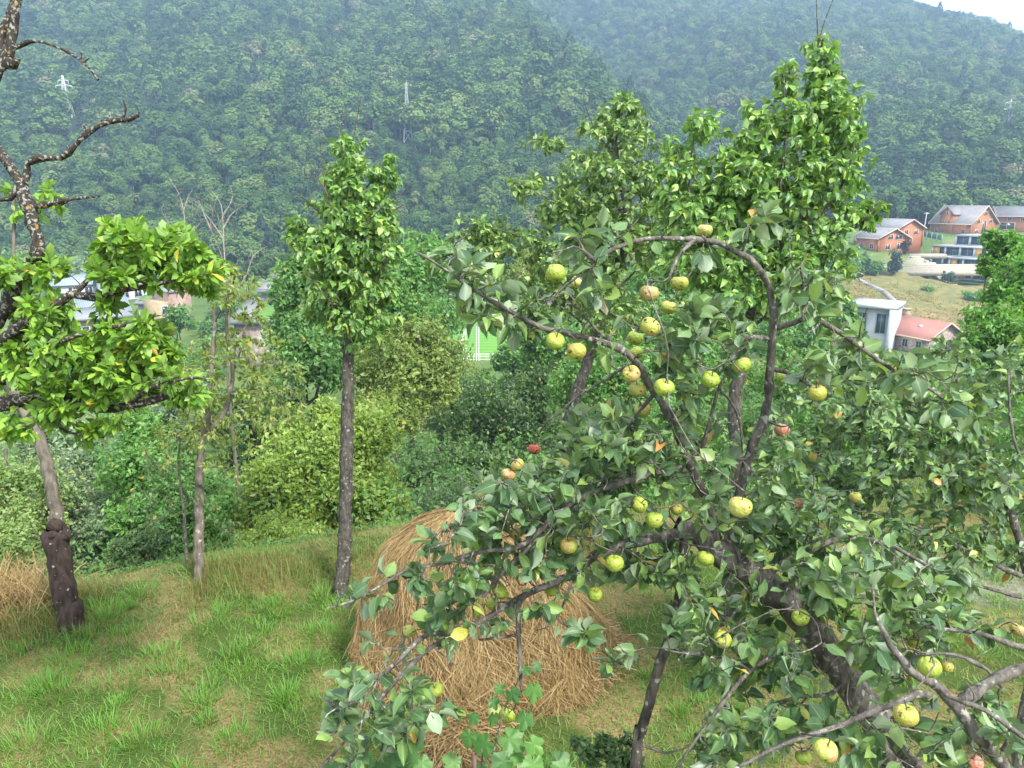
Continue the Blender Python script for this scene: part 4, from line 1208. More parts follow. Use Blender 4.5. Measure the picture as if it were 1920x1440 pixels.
Xq, Yq, Zq = leaf_basis(Yq, .5, gq, outq)
Vq, Fq, Tq = batch([diamond(.6), diamond(.5, .3, .5)], np.stack([qx, qy, H(qx, qy)+gq.random(nq)*.22-.05], 1), Xq, Yq, Zq, .42*np.clip(gq.normal(1, .3, nq), .4, 1.7), gq.random(nq))
scrub_m = leaf_mat('dry_scrub', [(0, (.20, .15, .07)), (.5, (.28, .205, .095)), (.75, (.18, .185, .06)), (1, (.11, .16, .045))], (.26, .20, .10), rough=.8, trans=.35)
tag(link('slope_scrub', mesh('slope_scrub', Vq, Fq, scrub_m, Tq)), 'dry brown and green scrub on the open slope', 'scrub', kind='stuff')
# ------------------------------------------------------------------ background trees and shrubs, far to near
BUSH = [
 # valley trees around the buildings
 ('leafy_tree', 'dark green tree between the pink tower and the low flat roofed building', [(335, 600, 100, 26, 28), (318, 615, 100, 20, 18)], 2500, .45, sh_deep, 7, 3),
 ('leafy_tree', 'bushy tree at the foot of the turf roofed building, left of its corner', [(395, 660, 92, 30, 36), (375, 685, 92, 36, 26)], 3500, .36, sh_mid, 7, 4),
 ('leafy_tree', 'round tree beyond the stepped roofs at the wood edge', [(462, 512, 170, 45, 14), (530, 492, 172, 40, 14)], 3000, .8, sh_dark, 8, 5),
 ('leafy_tree', 'pale green tree behind the long pale roofed building', [(150, 508, 185, 40, 22), (200, 498, 188, 40, 16)], 3000, .8, sh_willow, 8, 6),
 ('leafy_tree', 'wide tree at the wood edge left of the pale roofs', [(60, 500, 185, 60, 24)], 3000, .8, sh_deep, 8, 7),
 ('leafy_tree', 'tree between the floodlight mast and the wood', [(960, 470, 190, 60, 40), (1060, 480, 195, 60, 40)], 5000, .8, sh_dark, 8, 8),
 ('leafy_tree', 'grey green tree on the valley edge left of the floodlight mast', [(870, 480, 180, 50, 30), (800, 500, 178, 60, 34)], 4500, .7, sh_willow, 8, 9),
 ('leafy_tree', 'broad tree in the valley behind the arching apple branch', [(1230, 500, 170, 90, 50), (1120, 530, 160, 60, 40)], 6000, .7, sh_deep, 8, 10),
 ('leafy_tree', 'broad tree in the valley left of the log houses', [(1420, 500, 165, 90, 60), (1540, 500, 172, 70, 50)], 7000, .7, sh_mid, 8, 11),
 ('leafy_tree', 'green tree right of the glazed building with pale blue roof', [(1440, 590, 120, 70, 50), (1530, 610, 120, 70, 45)], 6000, .5, sh_deep, 8, 12),
 ('slim_conifer', 'slim dark conifer in front of the stepped stone terrace', [(1677, 490, 184, 9, 22), (1676, 503, 184, 11, 14)], 1600, .5, sh_blue, 6, 13),
 ('round_shrub', 'round dark shrub below the terraced glass building', [(1776, 527, 181, 12, 15)], 1400, .5, sh_blue, 5, 14),
 ('round_shrub', 'small green shrub on the dry grass slope', [(1738, 545, 172, 9, 8)], 700, .4, sh_mid, 4, 15),
 ('round_shrub', 'dark shrub by the left end of the slope parapet', [(1616, 492, 186, 12, 16)], 1200, .5, sh_blue, 4, 16),
 ('round_shrub', 'low green hedge shrub above the retaining wall', [(1635, 502, 185, 20, 10), (1610, 508, 184, 14, 8)], 1500, .5, sh_deep, 4, 17),
 ('round_shrub', 'dark red bush at the corner of the low log house', [(1698, 459, 197, 7, 7)], 600, .5, sh_red, 3, 18),
 ('round_shrub', 'green shrub at the right foot of the dry grass slope', [(1825, 560, 165, 18, 14)], 1200, .5, sh_mid, 4, 19),
 # middle distance, on the slope below the meadow
 ('tall_tree', 'tall deep green tree behind the left side of the central pear tree', [(565, 600, 27, 60, 110), (595, 690, 26, 75, 80), (600, 500, 27, 48, 50)], 12000, .20, sh_deep, 12, 20),
 ('tall_tree', 'tall mid green tree behind the right side of the central pear tree', [(730, 560, 31, 75, 90), (700, 640, 31, 70, 70), (790, 500, 32, 70, 45)], 11000, .21, sh_mid, 12, 21),
 ('olive_tree', 'olive green fine leafed tree left of the sports pitch', [(770, 700, 26, 95, 95), (815, 640, 26, 45, 45), (730, 780, 25, 70, 60)], 12000, .15, sh_olive, 11, 22),
 ('dark_tree', 'dark bushy tree with slim stems below the sports pitch', [(925, 780, 30, 95, 75), (1000, 730, 31, 65, 55), (870, 830, 30, 60, 40)], 12000, .16, sh_dark, 12, 23),
 ('dark_tree', 'dark spreading tree behind the central apples', [(1080, 680, 33, 90, 70), (1020, 640, 33, 50, 30)], 9000, .19, sh_deep, 10, 24),
 ('leafy_tree', 'leafy tree hidden behind the arching branch and its apples', [(1250, 640, 36, 110, 70), (1340, 600, 38, 60, 50)], 9000, .22, sh_deep, 10, 25),
 ('leafy_tree', 'dense shady bush behind the yellow green shrub', [(470, 790, 21, 90, 60), (540, 770, 21, 60, 60)], 8000, .14, sh_dark, 8, 26),
 ('leafy_tree', 'green bushy tree left of the slim speckled tree, above the shed', [(130, 830, 24, 90, 60), (40, 800, 24, 60, 70)], 8000, .17, sh_willow, 8, 27),
 ('round_shrub', 'green bush between the central trunk and the dark bushy tree', [(820, 890, 19, 75, 55), (900, 880, 20, 60, 40)], 7000, .12, sh_dark, 7, 28),
 ('round_shrub', 'fine leafed bush behind the haystack', [(860, 970, 14.5, 80, 60), (760, 985, 14, 50, 40)], 8000, .085, sh_willow, 6, 29),
 ('tall_tree', 'light green tree between the central trunk and the sports pitch', [(780, 610, 48, 80, 60), (730, 560, 49, 60, 60)], 9000, .28, sh_mid, 9, 51),
 ('tall_tree', 'tall tree with rounded top right of the central pear tree', [(830, 540, 60, 55, 60), (790, 480, 62, 50, 40)], 8000, .33, sh_deep, 9, 52),
 ('leafy_tree', 'tree at the right border of the sports pitch', [(975, 600, 70, 48, 60), (1030, 640, 68, 60, 60)], 8000, .4, sh_mid, 9, 53),
 ('leafy_tree', 'light tree behind the upper left apples', [(1080, 540, 55, 90, 55), (1000, 520, 58, 50, 40)], 8000, .32, sh_olive, 9, 54),
 ('leafy_tree', 'light green tree seen through the middle of the arch', [(1240, 560, 45, 95, 70), (1330, 530, 46, 60, 60)], 9000, .27, sh_mid, 9, 55),
 ('leafy_tree', 'thicket tree below the middle of the arch', [(1150, 720, 24, 110, 80), (1280, 720, 24, 90, 80)], 12000, .16, sh_mid, 9, 56),
 ('leafy_tree', 'green tree in the valley right of the upright bough', [(1490, 640, 62, 70, 50), (1560, 600, 66, 50, 40)], 8000, .36, sh_deep, 9, 60),
 ('leafy_tree', 'green tree glimpsed in the middle of the arch below the glazed building', [(1200, 620, 75, 80, 40), (1330, 640, 72, 80, 50)], 8000, .4, sh_mid, 9, 61),
 ('leafy_tree', 'green tree on the valley lawn between the pink tower and the turf roofed building', [(425, 590, 140, 34, 34), (400, 620, 138, 30, 26)], 5000, .5, sh_deep, 9, 62),
 ('leafy_tree', 'bushy tree below the low flat roofed building', [(250, 690, 95, 70, 40), (330, 680, 96, 60, 34), (150, 700, 95, 60, 40)], 8000, .42, sh_mid, 9, 63),
 ('leafy_tree', 'pale bushy tree behind the speckled tree near the shed', [(330, 740, 44, 70, 55), (250, 730, 46, 50, 40)], 7000, .26, sh_willow, 9, 57),
 ('leafy_tree', 'tree left of the red brick wall below the pitch', [(810, 700, 55, 50, 50), (840, 760, 52, 60, 50)], 7000, .3, sh_olive, 8, 58),
 ('leafy_tree', 'bushy tree in front of the right end of the brick wall', [(960, 690, 52, 45, 45), (900, 730, 48, 50, 30)], 6500, .26, sh_deep, 8, 59),
 # shrubs right behind the meadow
 ('yellow_green_shrub', 'large yellow green shrub left of the central trunk', [(600, 880, 13, 110, 90), (680, 850, 13.2, 75, 75), (530, 930, 12.6, 85, 80), (700, 940, 12.8, 80, 60), (620, 790, 13.4, 60, 42)], 24000, .105, sh_yellow, 9, 30),
 ('green_shrub', 'mid green shrub behind the slim speckled trunk', [(300, 880, 12, 85, 85), (290, 970, 11.6, 70, 65), (360, 950, 12, 60, 70), (250, 820, 12.4, 50, 45)], 12000, .095, sh_mid, 8, 31),
 ('willow_shrub', 'blue grey willow shrub behind the pollarded stump', [(170, 930, 12.5, 70, 85), (200, 1010, 12, 60, 55), (130, 880, 12.8, 50, 45)], 11000, .085, sh_willow, 8, 32),
 ('light_shrub', 'light green shrub at the left edge behind the stump', [(35, 920, 11.6, 75, 90), (60, 1010, 11, 75, 60), (-40, 960, 11.5, 70, 90)], 12000, .075, sh_light, 8, 33),
 ('green_shrub', 'small leafy bush at the meadow edge beside the slim trunks', [(270, 1035, 9.6, 42, 38), (235, 1050, 9.4, 35, 25)], 4500, .055, sh_dark, 5, 34),
 ('yellow_green_shrub', 'low yellow green bush at the foot of the big shrub', [(520, 1005, 10.6, 60, 28), (570, 1010, 10.4, 50, 22)], 4500, .07, sh_yellow, 5, 35),
 # right
 ('leafy_tree', 'broad bright green tree at the right edge above the apple tree', [(1862, 640, 17, 70, 75), (1900, 560, 17.5, 60, 70), (1930, 680, 16.5, 70, 80)], 12000, .115, sh_round, 9, 36),
 ('leafy_tree', 'bright green tree top in front of the terraced glass building', [(1868, 458, 20, 32, 26), (1912, 480, 20, 40, 40), (1850, 500, 20, 24, 22)], 6500, .115, sh_round, 8, 37),
 ('green_shrub', 'dense shrub behind the right hand apple boughs', [(1600, 800, 13, 130, 90), (1720, 840, 13, 130, 90), (1830, 800, 13.5, 110, 80)], 9000, .11, sh_mid, 8, 38),
 ('green_shrub', 'bush behind the arching bough left of the dense shrub', [(1480, 720, 15, 90, 90), (1400, 820, 14, 100, 90), (1290, 800, 15, 90, 80)], 9000, .12, sh_deep, 8, 39),
 ('green_shrub', 'low bush at the far side of the bare soil patch', [(1880, 960, 10.5, 110, 70), (1760, 980, 10.5, 100, 55)], 9000, .075, sh_dark, 6, 40),
 ('green_shrub', 'shrub behind the apple tree trunk at the meadow edge', [(1350, 960, 12, 130, 60), (1500, 970, 11.5, 120, 60), (1180, 940, 12.5, 90, 60)], 7000, .085, sh_mid, 6, 41),
]
for nm, lab, ells, n, leaf, mat, lobes, sd in BUSH:
    D0 = ells[0][2]
    fn, fl = (1.45, .74) if D0 < 16 else (1.0, .90) if D0 < 60 else (.8, 1)
    bush(nm, lab, 'tree' if 'tree' in nm or 'conifer' in nm else 'shrub', ells, int(n*1.6*fn), leaf*1.05*fl, mat, bark_dark if D0 > 20 else bark_grey,
         lobes=int(lobes*8), seed=sd, trunk_r=.012*D0**.75 if D0 < 60 else .18, lobe_r=.36 if 'tree' in nm else .46, stems=1 if 'tree' in nm or 'conifer' in nm else 3)
# the slim stems of the dark bushy tree are seen below its crown: a second, thinner tree
def base_on_ground(p, dz=-.1):
    return (p[0], p[1], hz(p[0], p[1]) + dz)

# ------------------------------------------------------------------ near trees
LT = [leaf_tpl(.74, .18, .30, 4, wave=.10, twist=.4, petiole=.2), leaf_tpl(.66, .38, .6, 4, wave=.08, twist=-.5, petiole=.22), leaf_tpl(.78, .06, .18, 4, wave=-.12, twist=.2, petiole=.2), leaf_tpl(.70, -.12, .35, 4, wave=.08, twist=-.3, petiole=.22), leaf_tpl(.58, .50, .9, 4, twist=.7, petiole=.25), leaf_tpl(.72, .28, -.15, 4, wave=.16, twist=-.4, petiole=.2), leaf_tpl(.50, .25, 1.3, 4, wave=.1, twist=.2, petiole=.22), leaf_tpl(.66, .65, .4, 4, wave=.12, twist=-.8, petiole=.25)]
LT2 = [leaf_tpl(.72, .18, .30, 3, wave=.10, petiole=.2, cols=2), leaf_tpl(.64, .40, .6, 3, wave=.08, twist=-.5, petiole=.22, cols=2), leaf_tpl(.76, .06, .18, 3, petiole=.2, cols=2), leaf_tpl(.56, .5, .9, 3, twist=.6, petiole=.22, cols=2)]
LPEAR = [leaf_tpl(.70, .30, .45, 3, cols=2), leaf_tpl(.62, .55, .70, 3, cols=2, twist=.5), leaf_tpl(.74, .12, .25, 3, cols=2), leaf_tpl(.58, .70, .5, 3, cols=2, twist=-.5)]
LOB = [leaf_tpl(.52, .25, .30, 3, obov=.5, petiole=.12, cols=2), leaf_tpl(.48, .45, .45, 3, obov=.6, petiole=.12, cols=2), leaf_tpl(.56, .08, .18, 3, obov=.5, petiole=.1, wave=.08, cols=2), leaf_tpl(.50, -.12, .3, 3, obov=.5, petiole=.12, cols=2)]
LSM = [leaf_tpl(.5, .25, .3, 2, petiole=.15), leaf_tpl(.56, .4, .5, 2, petiole=.15)]
LVINE = None

# slim speckled tree -----------------------------------------------------
X, t0 = G(371, 1090)
D0 = float((X-cC)@cF)
t = Tree('slim_tree', 'slim speckled tree with sparse yellowing leaves beside a thin sapling', 'tree', X, bark_grey)
t.branch(np.vstack([X-[0, 0, .1], pxpath([(373, 1000, D0), (374, 900, D0), (378, 830, D0), (388, 790, D0), (393, 730, D0), (398, 667, D0), (403, 600, D0), (395, 550, D0), (380, 520, D0)])]), .062, .014, 'trunk')
t.branch(pxpath([(380, 815, D0), (410, 790, D0+.1), (430, 745, D0+.2), (436, 690, D0+.2), (425, 630, D0+.1), (428, 570, D0+.1), (440, 520, D0)]), .035, .008)
t.branch(pxpath([(436, 700, D0+.2), (450, 660, D0+.3), (462, 610, D0+.3), (500, 570, D0+.3), (540, 545, D0+.3)]), .014, .004)
t.branch(pxpath([(403, 605, D0), (425, 560, D0-.2), (460, 530, D0-.3)]), .010, .004)
t.branch(pxpath([(390, 760, D0), (350, 720, D0-.3), (300, 700, D0-.4)]), .016, .005)
t.branch(pxpath([(432, 740, D0), (480, 730, D0+.2), (540, 745, D0+.3)]), .016, .005)
t.grow(cloud([(400, 700, D0, 120, 70, .9, 70), (500, 740, D0, 80, 60, .8, 60), (420, 790, D0, 110, 50, .8, 50), (440, 550, D0, 60, 50, .6, 40), (360, 830, D0, 90, 60, .8, 35), (460, 640, D0, 60, 60, .6, 35)]), up=.05, rmax=.008)
t.finish_twigs()
t.leaves(LSM, .060, 6, 8, .45, 1.0, .6, mat=sh_olive, mat1=sh_olive, singles=0)
# thin sapling -----------------------------------------------------------
X, _ = G(352, 1068); D1 = float((X-cC)@cF)
t = Tree('sapling', 'thin brown sapling stem just left of the slim speckled tree', 'tree', X, bark_apple)
t.branch(np.vstack([X-[0, 0, .1], pxpath([(348, 1010, D1), (344, 950, D1), (335, 880, D1), (338, 820, D1)])]), .024, .010, 'trunk', 6)
t.grow(cloud([(320, 900, D1, 70, 90, .7, 60), (300, 990, D1, 50, 40, .5, 18)]), up=.0, rmax=.006)
t.finish_twigs(); t.leaves(LSM, .055, 4, 6, .3, 1.0, .6, mat=sh_dark, singles=0)
# dead tree --------------------------------------------------------------
Dd = 15.0
b_ = P(428, 720, Dd)
t = Tree('dead_tree', 'bare pale dead tree standing behind the bright leafed boughs', 'tree', base_on_ground(b_), bark_pale)
t.branch(np.vstack([base_on_ground(b_), pxpath([(428, 720, Dd), (430, 620, Dd), (424, 520, Dd), (413, 473, Dd), (395, 427, Dd), (398, 393, Dd), (367, 367, Dd)])]), .05, .008, 'trunk', 6, bark=bark_grey)
for q in ([(424, 520, Dd), (420, 467, Dd), (417, 400, Dd), (411, 377, Dd), (394, 355, Dd)], [(417, 405, Dd), (430, 385, Dd), (436, 368, Dd)], [(418, 430, Dd), (436, 400, Dd), (462, 382, Dd)],
          [(430, 560, Dd), (380, 500, Dd), (350, 440, Dd), (345, 400, Dd), (335, 363, Dd), (316, 333, Dd)], [(343, 400, Dd), (352, 372, Dd), (362, 354, Dd)], [(370, 490, Dd), (362, 440, Dd), (380, 412, Dd)],
          [(428, 560, Dd), (460, 520, Dd), (475, 480, Dd), (500, 462, Dd)], [(380, 500, Dd), (330, 440, Dd), (305, 400, Dd)], [(395, 430, Dd), (380, 395, Dd), (372, 375, Dd)], [(419, 450, Dd), (400, 420, Dd), (384, 400, Dd)]):
    t.branch(pxpath(q), .018, .005, 'branch', 5)
t.grow(cloud([(400, 400, Dd, 65, 45, 1.0, 60), (335, 400, Dd, 45, 55, .8, 40), (470, 480, Dd, 50, 40, .6, 25), (415, 520, Dd, 60, 40, .6, 20)]), up=.2, rmax=.010, rtip=.004)
t.finish_twigs(sides=3)
# central pear tree ------------------------------------------------------
X, _ = G(642, 1113); Dc = float((X-cC)@cF)
t = Tree('pear_tree', 'columnar pear tree with dark straight trunk in the middle of the meadow', 'tree', X, bark_dark)
t.branch(np.vstack([X-[0, 0, .1], pxpath([(643, 1060, Dc), (646, 1000, Dc), (650, 850, Dc), (653, 700, Dc), (655, 620, Dc), (658, 520, Dc), (655, 450, Dc), (651, 380, Dc), (649, 320, Dc), (656, 262, Dc)])]), .085, .008, 'trunk', 10,
         rad=[(0, .10), (.06, .078), (.5, .064), (.72, .045), (1, .008)], label=None)
for q, r in (([(655, 610, Dc), (690, 560, Dc-.1), (720, 500, Dc-.2), (738, 460, Dc-.2)], .025), ([(654, 570, Dc), (605, 500, Dc+.2), (562, 432, Dc+.3)], .022), ([(657, 480, Dc), (630, 420, Dc-.2), (616, 370, Dc-.2), (590, 325, Dc-.2), (578, 300, Dc-.2)], .018),
             ([(652, 390, Dc), (700, 335, Dc+.2), (715, 300, Dc+.2)], .015), ([(654, 640, Dc), (700, 595, Dc+.3), (740, 530, Dc+.4)], .022), ([(654, 600, Dc), (610, 555, Dc-.4), (575, 515, Dc-.5)], .018), ([(657, 500, Dc), (690, 420, Dc-.4), (725, 380, Dc-.5)], .016),
             ([(650, 330, Dc), (640, 260, Dc), (643, 200, Dc)], .010), ([(655, 300, Dc), (668, 230, Dc), (677, 182, Dc)], .010), ([(612, 365, Dc-.2), (604, 310, Dc-.1), (598, 245, Dc-.1)], .008), ([(725, 385, Dc-.5), (755, 362, Dc-.5), (778, 342, Dc-.5)], .006), ([(728, 400, Dc-.5), (755, 385, Dc-.5), (777, 374, Dc-.5)], .006),
             ([(600, 400, Dc), (575, 375, Dc), (548, 360, Dc)], .007), ([(592, 330, Dc-.2), (575, 335, Dc-.2), (570, 315, Dc-.2)], .006)):
    t.branch(pxpath(q), r, .004, 'branch', 6)
t.grow(cloud([(656, 290, Dc, 28, 42, .25, 35), (668, 345, Dc, 55, 45, .35, 70), (655, 410, Dc, 70, 45, .45, 99), (655, 470, Dc, 85, 48, .5, 124), (655, 540, Dc, 85, 45, .5, 108), (668, 600, Dc, 62, 36, .4, 59), (562, 430, Dc+.2, 24, 32, .2, 18), (722, 430, Dc-.2, 25, 55, .3, 32), (590, 470, Dc, 38, 40, .3, 32), (600, 560, Dc, 40, 40, .3, 32), (730, 330, Dc, 12, 40, .1, 10)]), up=.10, rmax=.009)
t.finish_twigs()
t.leaves(LPEAR, .066, 8, 9, .7, 1.1, .7, jitter=.5, mat=pear_leaf, mat1=pear_leaf1)

# left hand trees ---------------------------------------------------------
Dl = 4.5
bl = P(-330, 1180, Dl+.2); bl = np.array(base_on_ground(bl))
t = Tree('lichen_tree', 'old lichen covered tree with bright green leaf clusters reaching in from the left', 'tree', bl, bark_lichen)
t.branch(np.vstack([bl, pxpath([(-320, 1000, Dl), (-270, 860, Dl), (-190, 790, Dl), (-100, 770, Dl), (0, 757, Dl), (73, 745, Dl), (140, 757, Dl), (200, 767, Dl), (233, 760, Dl-.05), (283, 752, Dl-.1), (320, 738, Dl-.1)])]), .13, .018, 'trunk', 10, .10, rad=[(0, .16), (.35, .10), (.55, .055), (.8, .034), (1, .022)], knobs=6)
t.branch(pxpath([(-190, 790, Dl), (-120, 735, Dl+.2), (-40, 715, Dl+.2), (15, 711, Dl+.2), (53, 693, Dl+.2), (95, 670, Dl+.2), (150, 660, Dl+.2), (210, 660, Dl+.2)]), .055, .014, 'branch', 8, .1, knobs=4)
t.branch(pxpath([(-120, 740, Dl+.2), (-60, 680, Dl), (-15, 620, Dl), (22, 553, Dl), (37, 515, Dl), (72, 472, Dl), (67, 432, Dl), (58, 400, Dl), (50, 383, Dl), (40, 347, Dl), (23, 320, Dl), (0, 285, Dl), (-25, 240, Dl), (-30, 190, Dl), (0, 133, Dl), (17, 97, Dl), (27, 40, Dl), (38, -5, Dl), (44, -60, Dl)]), .05, .02, 'branch', 9, .10, knobs=16, rad=[(0, .05), (.3, .037), (.45, .034), (.6, .027), (.8, .026), (1, .018)], label='crooked bare lichen covered bough')
def dead(pts, r0, r1, spurs=()):
    t.branch(pxpath(pts), r0, r1, 'branch', 7, .12, knobs=10)
    for s_ in spurs: t.branch(pxpath(s_), .008, .005, 'spur', 5, .15)
dead([(47, 345, Dl), (52, 307, Dl), (73, 295, Dl), (113, 297, Dl), (140, 273, Dl), (167, 247, Dl), (207, 228, Dl), (240, 224, Dl), (258, 216, Dl)], .020, .010,
     [[(160, 252, Dl), (157, 232, Dl)], [(187, 237, Dl), (190, 225, Dl)], [(207, 228, Dl), (205, 207, Dl)], [(229, 225, Dl), (236, 205, Dl), (231, 188, Dl)], [(250, 222, Dl), (262, 212, Dl), (255, 198, Dl)], [(130, 283, Dl), (126, 273, Dl)]])
dead([(62, 388, Dl), (85, 384, Dl), (112, 378, Dl), (150, 372, Dl), (187, 367, Dl)], .013, .006)
dead([(38, 340, Dl), (20, 372, Dl), (0, 375, Dl), (-30, 370, Dl)], .012, .008)
dead([(14, 100, Dl), (40, 84, Dl), (67, 77, Dl), (100, 86, Dl), (127, 97, Dl), (153, 115, Dl), (172, 133, Dl), (184, 150, Dl)], .010, .005, [[(150, 112, Dl), (153, 97, Dl)], [(158, 118, Dl), (166, 108, Dl)]])
dead([(5, 125, Dl), (3, 80, Dl), (12, 40, Dl), (25, 0, Dl), (30, -40, Dl)], .020, .014)
dead([(8, 128, Dl), (22, 118, Dl), (38, 112, Dl)], .006, .004)
t.branch(pxpath([(18, 720, Dl+.4), (22, 600, Dl+.5), (25, 473, Dl+.5), (27, 400, Dl+.5), (24, 370, Dl+.5)]), .016, .010, 'branch', 7, .1, bark=bark_grey)
t.branch(pxpath([(-15, 650, Dl), (60, 600, Dl-.1), (117, 562, Dl-.1), (140, 552, Dl-.1), (180, 558, Dl-.1), (207, 550, Dl-.1), (233, 543, Dl-.1), (293, 533, Dl-.1), (340, 520, Dl-.1)]), .034, .010, 'branch', 8, .12, knobs=8)
t.branch(pxpath([(135, 553, Dl-.1), (165, 525, Dl), (185, 490, Dl), (210, 450, Dl)]), .020, .007, 'branch', 7, .1)
t.branch(pxpath([(233, 543, Dl-.1), (280, 510, Dl), (330, 480, Dl)]), .014, .006, 'branch', 6, .1)
t.branch(pxpath([(245, 752, Dl-.1), (283, 727, Dl-.2), (333, 713, Dl-.2), (370, 708, Dl-.2), (394, 717, Dl-.2)]), .016, .006, 'branch', 7, .12)
t.branch(pxpath([(60, 640, Dl), (110, 640, Dl-.2), (160, 625, Dl-.2), (230, 610, Dl-.2), (290, 610, Dl-.2)]), .022, .007, 'branch', 7, .1)
t.branch(pxpath([(140, 757, Dl), (110, 800, Dl), (150, 815, Dl), (195, 820, Dl)]), .014, .006, 'branch', 6, .1)
LC = [(220, 440, Dl, 42, 26, .25, 12), (255, 475, Dl, 62, 38, .3, 19), (330, 462, Dl, 55, 30, .3, 15), (385, 515, Dl, 34, 38, .25, 12), (310, 505, Dl, 65, 34, .3, 17), (215, 500, Dl, 45, 45, .3, 12),
      (85, 505, Dl, 38, 30, .25, 10), (12, 510, Dl, 22, 22, .2, 5), (35, 570, Dl, 36, 32, .3, 10), (95, 595, Dl, 50, 36, .3, 13), (60, 640, Dl, 66, 42, .35, 18), (175, 630, Dl, 80, 34, .35, 22), (275, 625, Dl, 50, 40, .35, 15), (130, 690, Dl, 90, 36, .35, 22), (230, 690, Dl, 85, 40, .35, 24), (310, 680, Dl, 36, 26, .25, 8), (345, 735, Dl, 38, 26, .25, 9),
      (120, 745, Dl, 80, 30, .3, 15), (235, 730, Dl, 60, 26, .3, 12), (15, 805, Dl, 36, 22, .2, 7), (100, 770, Dl, 38, 24, .2, 7), (185, 808, Dl, 34, 20, .2, 6), (10, 690, Dl, 30, 40, .3, 8), (210, 575, Dl, 30, 20, .2, 5), (45, 380, Dl+.5, 40, 25, .2, 4), (95, 370, Dl+.5, 25, 25, .2, 3)]
t.grow(cloud([q_[:6]+(int(q_[6]*1.75),) for q_ in LC]), up=.12, rmax=.008)
t.finish_twigs()
t.leaves(LOB, .061, 14, 8, .05, 1.1, .55, jitter=.45, mat=bright_leaf, mat1=bright_leaf1)

# pollarded trunk ----------------------------------------------------------
X, _ = G(130, 1180); Dp = float((X-cC)@cF)
t = Tree('pollarded_tree', 'leaning pollarded tree with dark knobbly stump and paler upper stem', 'tree', X, bark_stump)
pp = t.branch(np.vstack([X-[0, 0, .12], pxpath([(132, 1150, Dp), (123, 1115, Dp), (115, 1070, Dp), (110, 1030, Dp), (107, 1005, Dp), (104, 985, Dp)])]), .115, .1, 'trunk', 14, .045, rad=[(0, .135), (.1, .122), (.5, .110), (.8, .112), (.9, .135), (1, .085)])
t.branch(pxpath([(105, 990, Dp), (103, 955, Dp), (96, 905, Dp), (84, 860, Dp), (67, 807, Dp), (42, 765, Dp), (10, 715, Dp), (-40, 650, Dp), (-90, 560, Dp)]), .062, .035, 'branch', 10, .05, bark=bark_grey, label='paler smooth leaning upper stem', rad=[(0, .072), (.1, .062), (.5, .055), (1, .03)])
for (qx, qy, dd, r) in ((93, 1008, -.02, .066), (121, 1006, -.02, .062), (104, 984, -.05, .070), (99, 1004, -.09, .05)):
    c = P(qx, qy, Dp+dd)
    g = np.random.default_rng(int(qx)); 
    th = np.linspace(0, np.pi, 8); V = []; Q = []
    for i, a in enumerate(th):
        for k in range(10):
            f = k*2*np.pi/10; rr = r*(1+.12*g.normal())
            V.append((c[0]+rr*math.sin(a)*math.cos(f), c[1]+rr*math.sin(a)*math.sin(f), c[2]+rr*.9*math.cos(a)))
    for i in range(7):
        for k in range(10): Q.append((i*10+k, i*10+(k+1) % 10, (i+1)*10+(k+1) % 10, (i+1)*10+k))
    link('knob', mesh('knob', np.array(V)-t.base, [np.array(Q)], bark_stump, smooth=True), t.root)
t.grow(cloud([(-60, 640, Dp, 60, 60, .5, 20), (-10, 760, Dp, 40, 30, .4, 10)]), rmax=.010)
t.finish_twigs(); t.leaves(LOB, .10, 8, 4, .1, 1.0, .5, mat=bright_leaf, mat1=bright_leaf1, singles=0)

# right hand pear trees ----------------------------------------------------
D2 = 9.8
b_ = P(1066, 900, D2)
t = Tree('pear_tree', 'spreading sparse pear tree left of the tall pear tree, behind the arching branch', 'tree', base_on_ground(b_), bark_dark)
t.branch(np.vstack([base_on_ground(b_), pxpath([(1064, 860, D2), (1075, 760, D2), (1115, 640, D2), (1150, 520, D2), (1176, 430, D2), (1162, 330, D2), (1156, 262, D2), (1166, 190, D2)])]), .10, .008, 'trunk', 9, rad=[(0, .12), (.3, .08), (.6, .05), (1, .008)])
for q, r in (([(1162, 340, D2), (1110, 312, D2), (1060, 290, D2), (1010, 265, D2-.2)], .016), ([(1168, 390, D2), (1080, 402, D2-.3), (1000, 355, D2-.4), (957, 340, D2-.4)], .018), ([(1150, 505, D2), (1050, 472, D2-.2), (940, 432, D2-.2), (872, 432, D2-.2)], .024),
             ([(1158, 330, D2), (1200, 300, D2+.2), (1216, 262, D2+.2)], .013), ([(1175, 430, D2), (1230, 400, D2+.2), (1280, 345, D2+.2)], .02), ([(1120, 630, D2), (1060, 580, D2), (1000, 545, D2)], .022), ([(1160, 300, D2), (1120, 250, D2), (1100, 205, D2), (1093, 175, D2)], .008), ([(1140, 560, D2), (1200, 500, D2), (1240, 460, D2)], .02)):
    t.branch(pxpath(q), r, .004, 'branch', 6)
t.grow(cloud([(1172, 197, D2, 22, 18, .2, 18), (1130, 238, D2, 45, 30, .4, 36), (1192, 250, D2, 32, 40, .4, 30), (1150, 310, D2, 75, 40, .6, 75), (1020, 270, D2, 34, 14, .2, 13), (985, 348, D2-.3, 34, 22, .3, 19), (1100, 365, D2, 75, 42, .6, 78), (1205, 350, D2, 50, 50, .5, 51), (1050, 405, D2, 60, 32, .4, 42), (1150, 430, D2, 85, 50, .6, 90), (900, 432, D2, 50, 24, .3, 36), (960, 460, D2, 75, 34, .5, 66), (1080, 500, D2, 95, 50, .6, 96), (1220, 460, D2, 60, 60, .5, 66), (1140, 580, D2, 80, 50, .6, 69), (1020, 555, D2, 60, 36, .4, 39), (900, 500, D2, 60, 34, .4, 33)]), up=.10, rmax=.009)
t.finish_twigs()
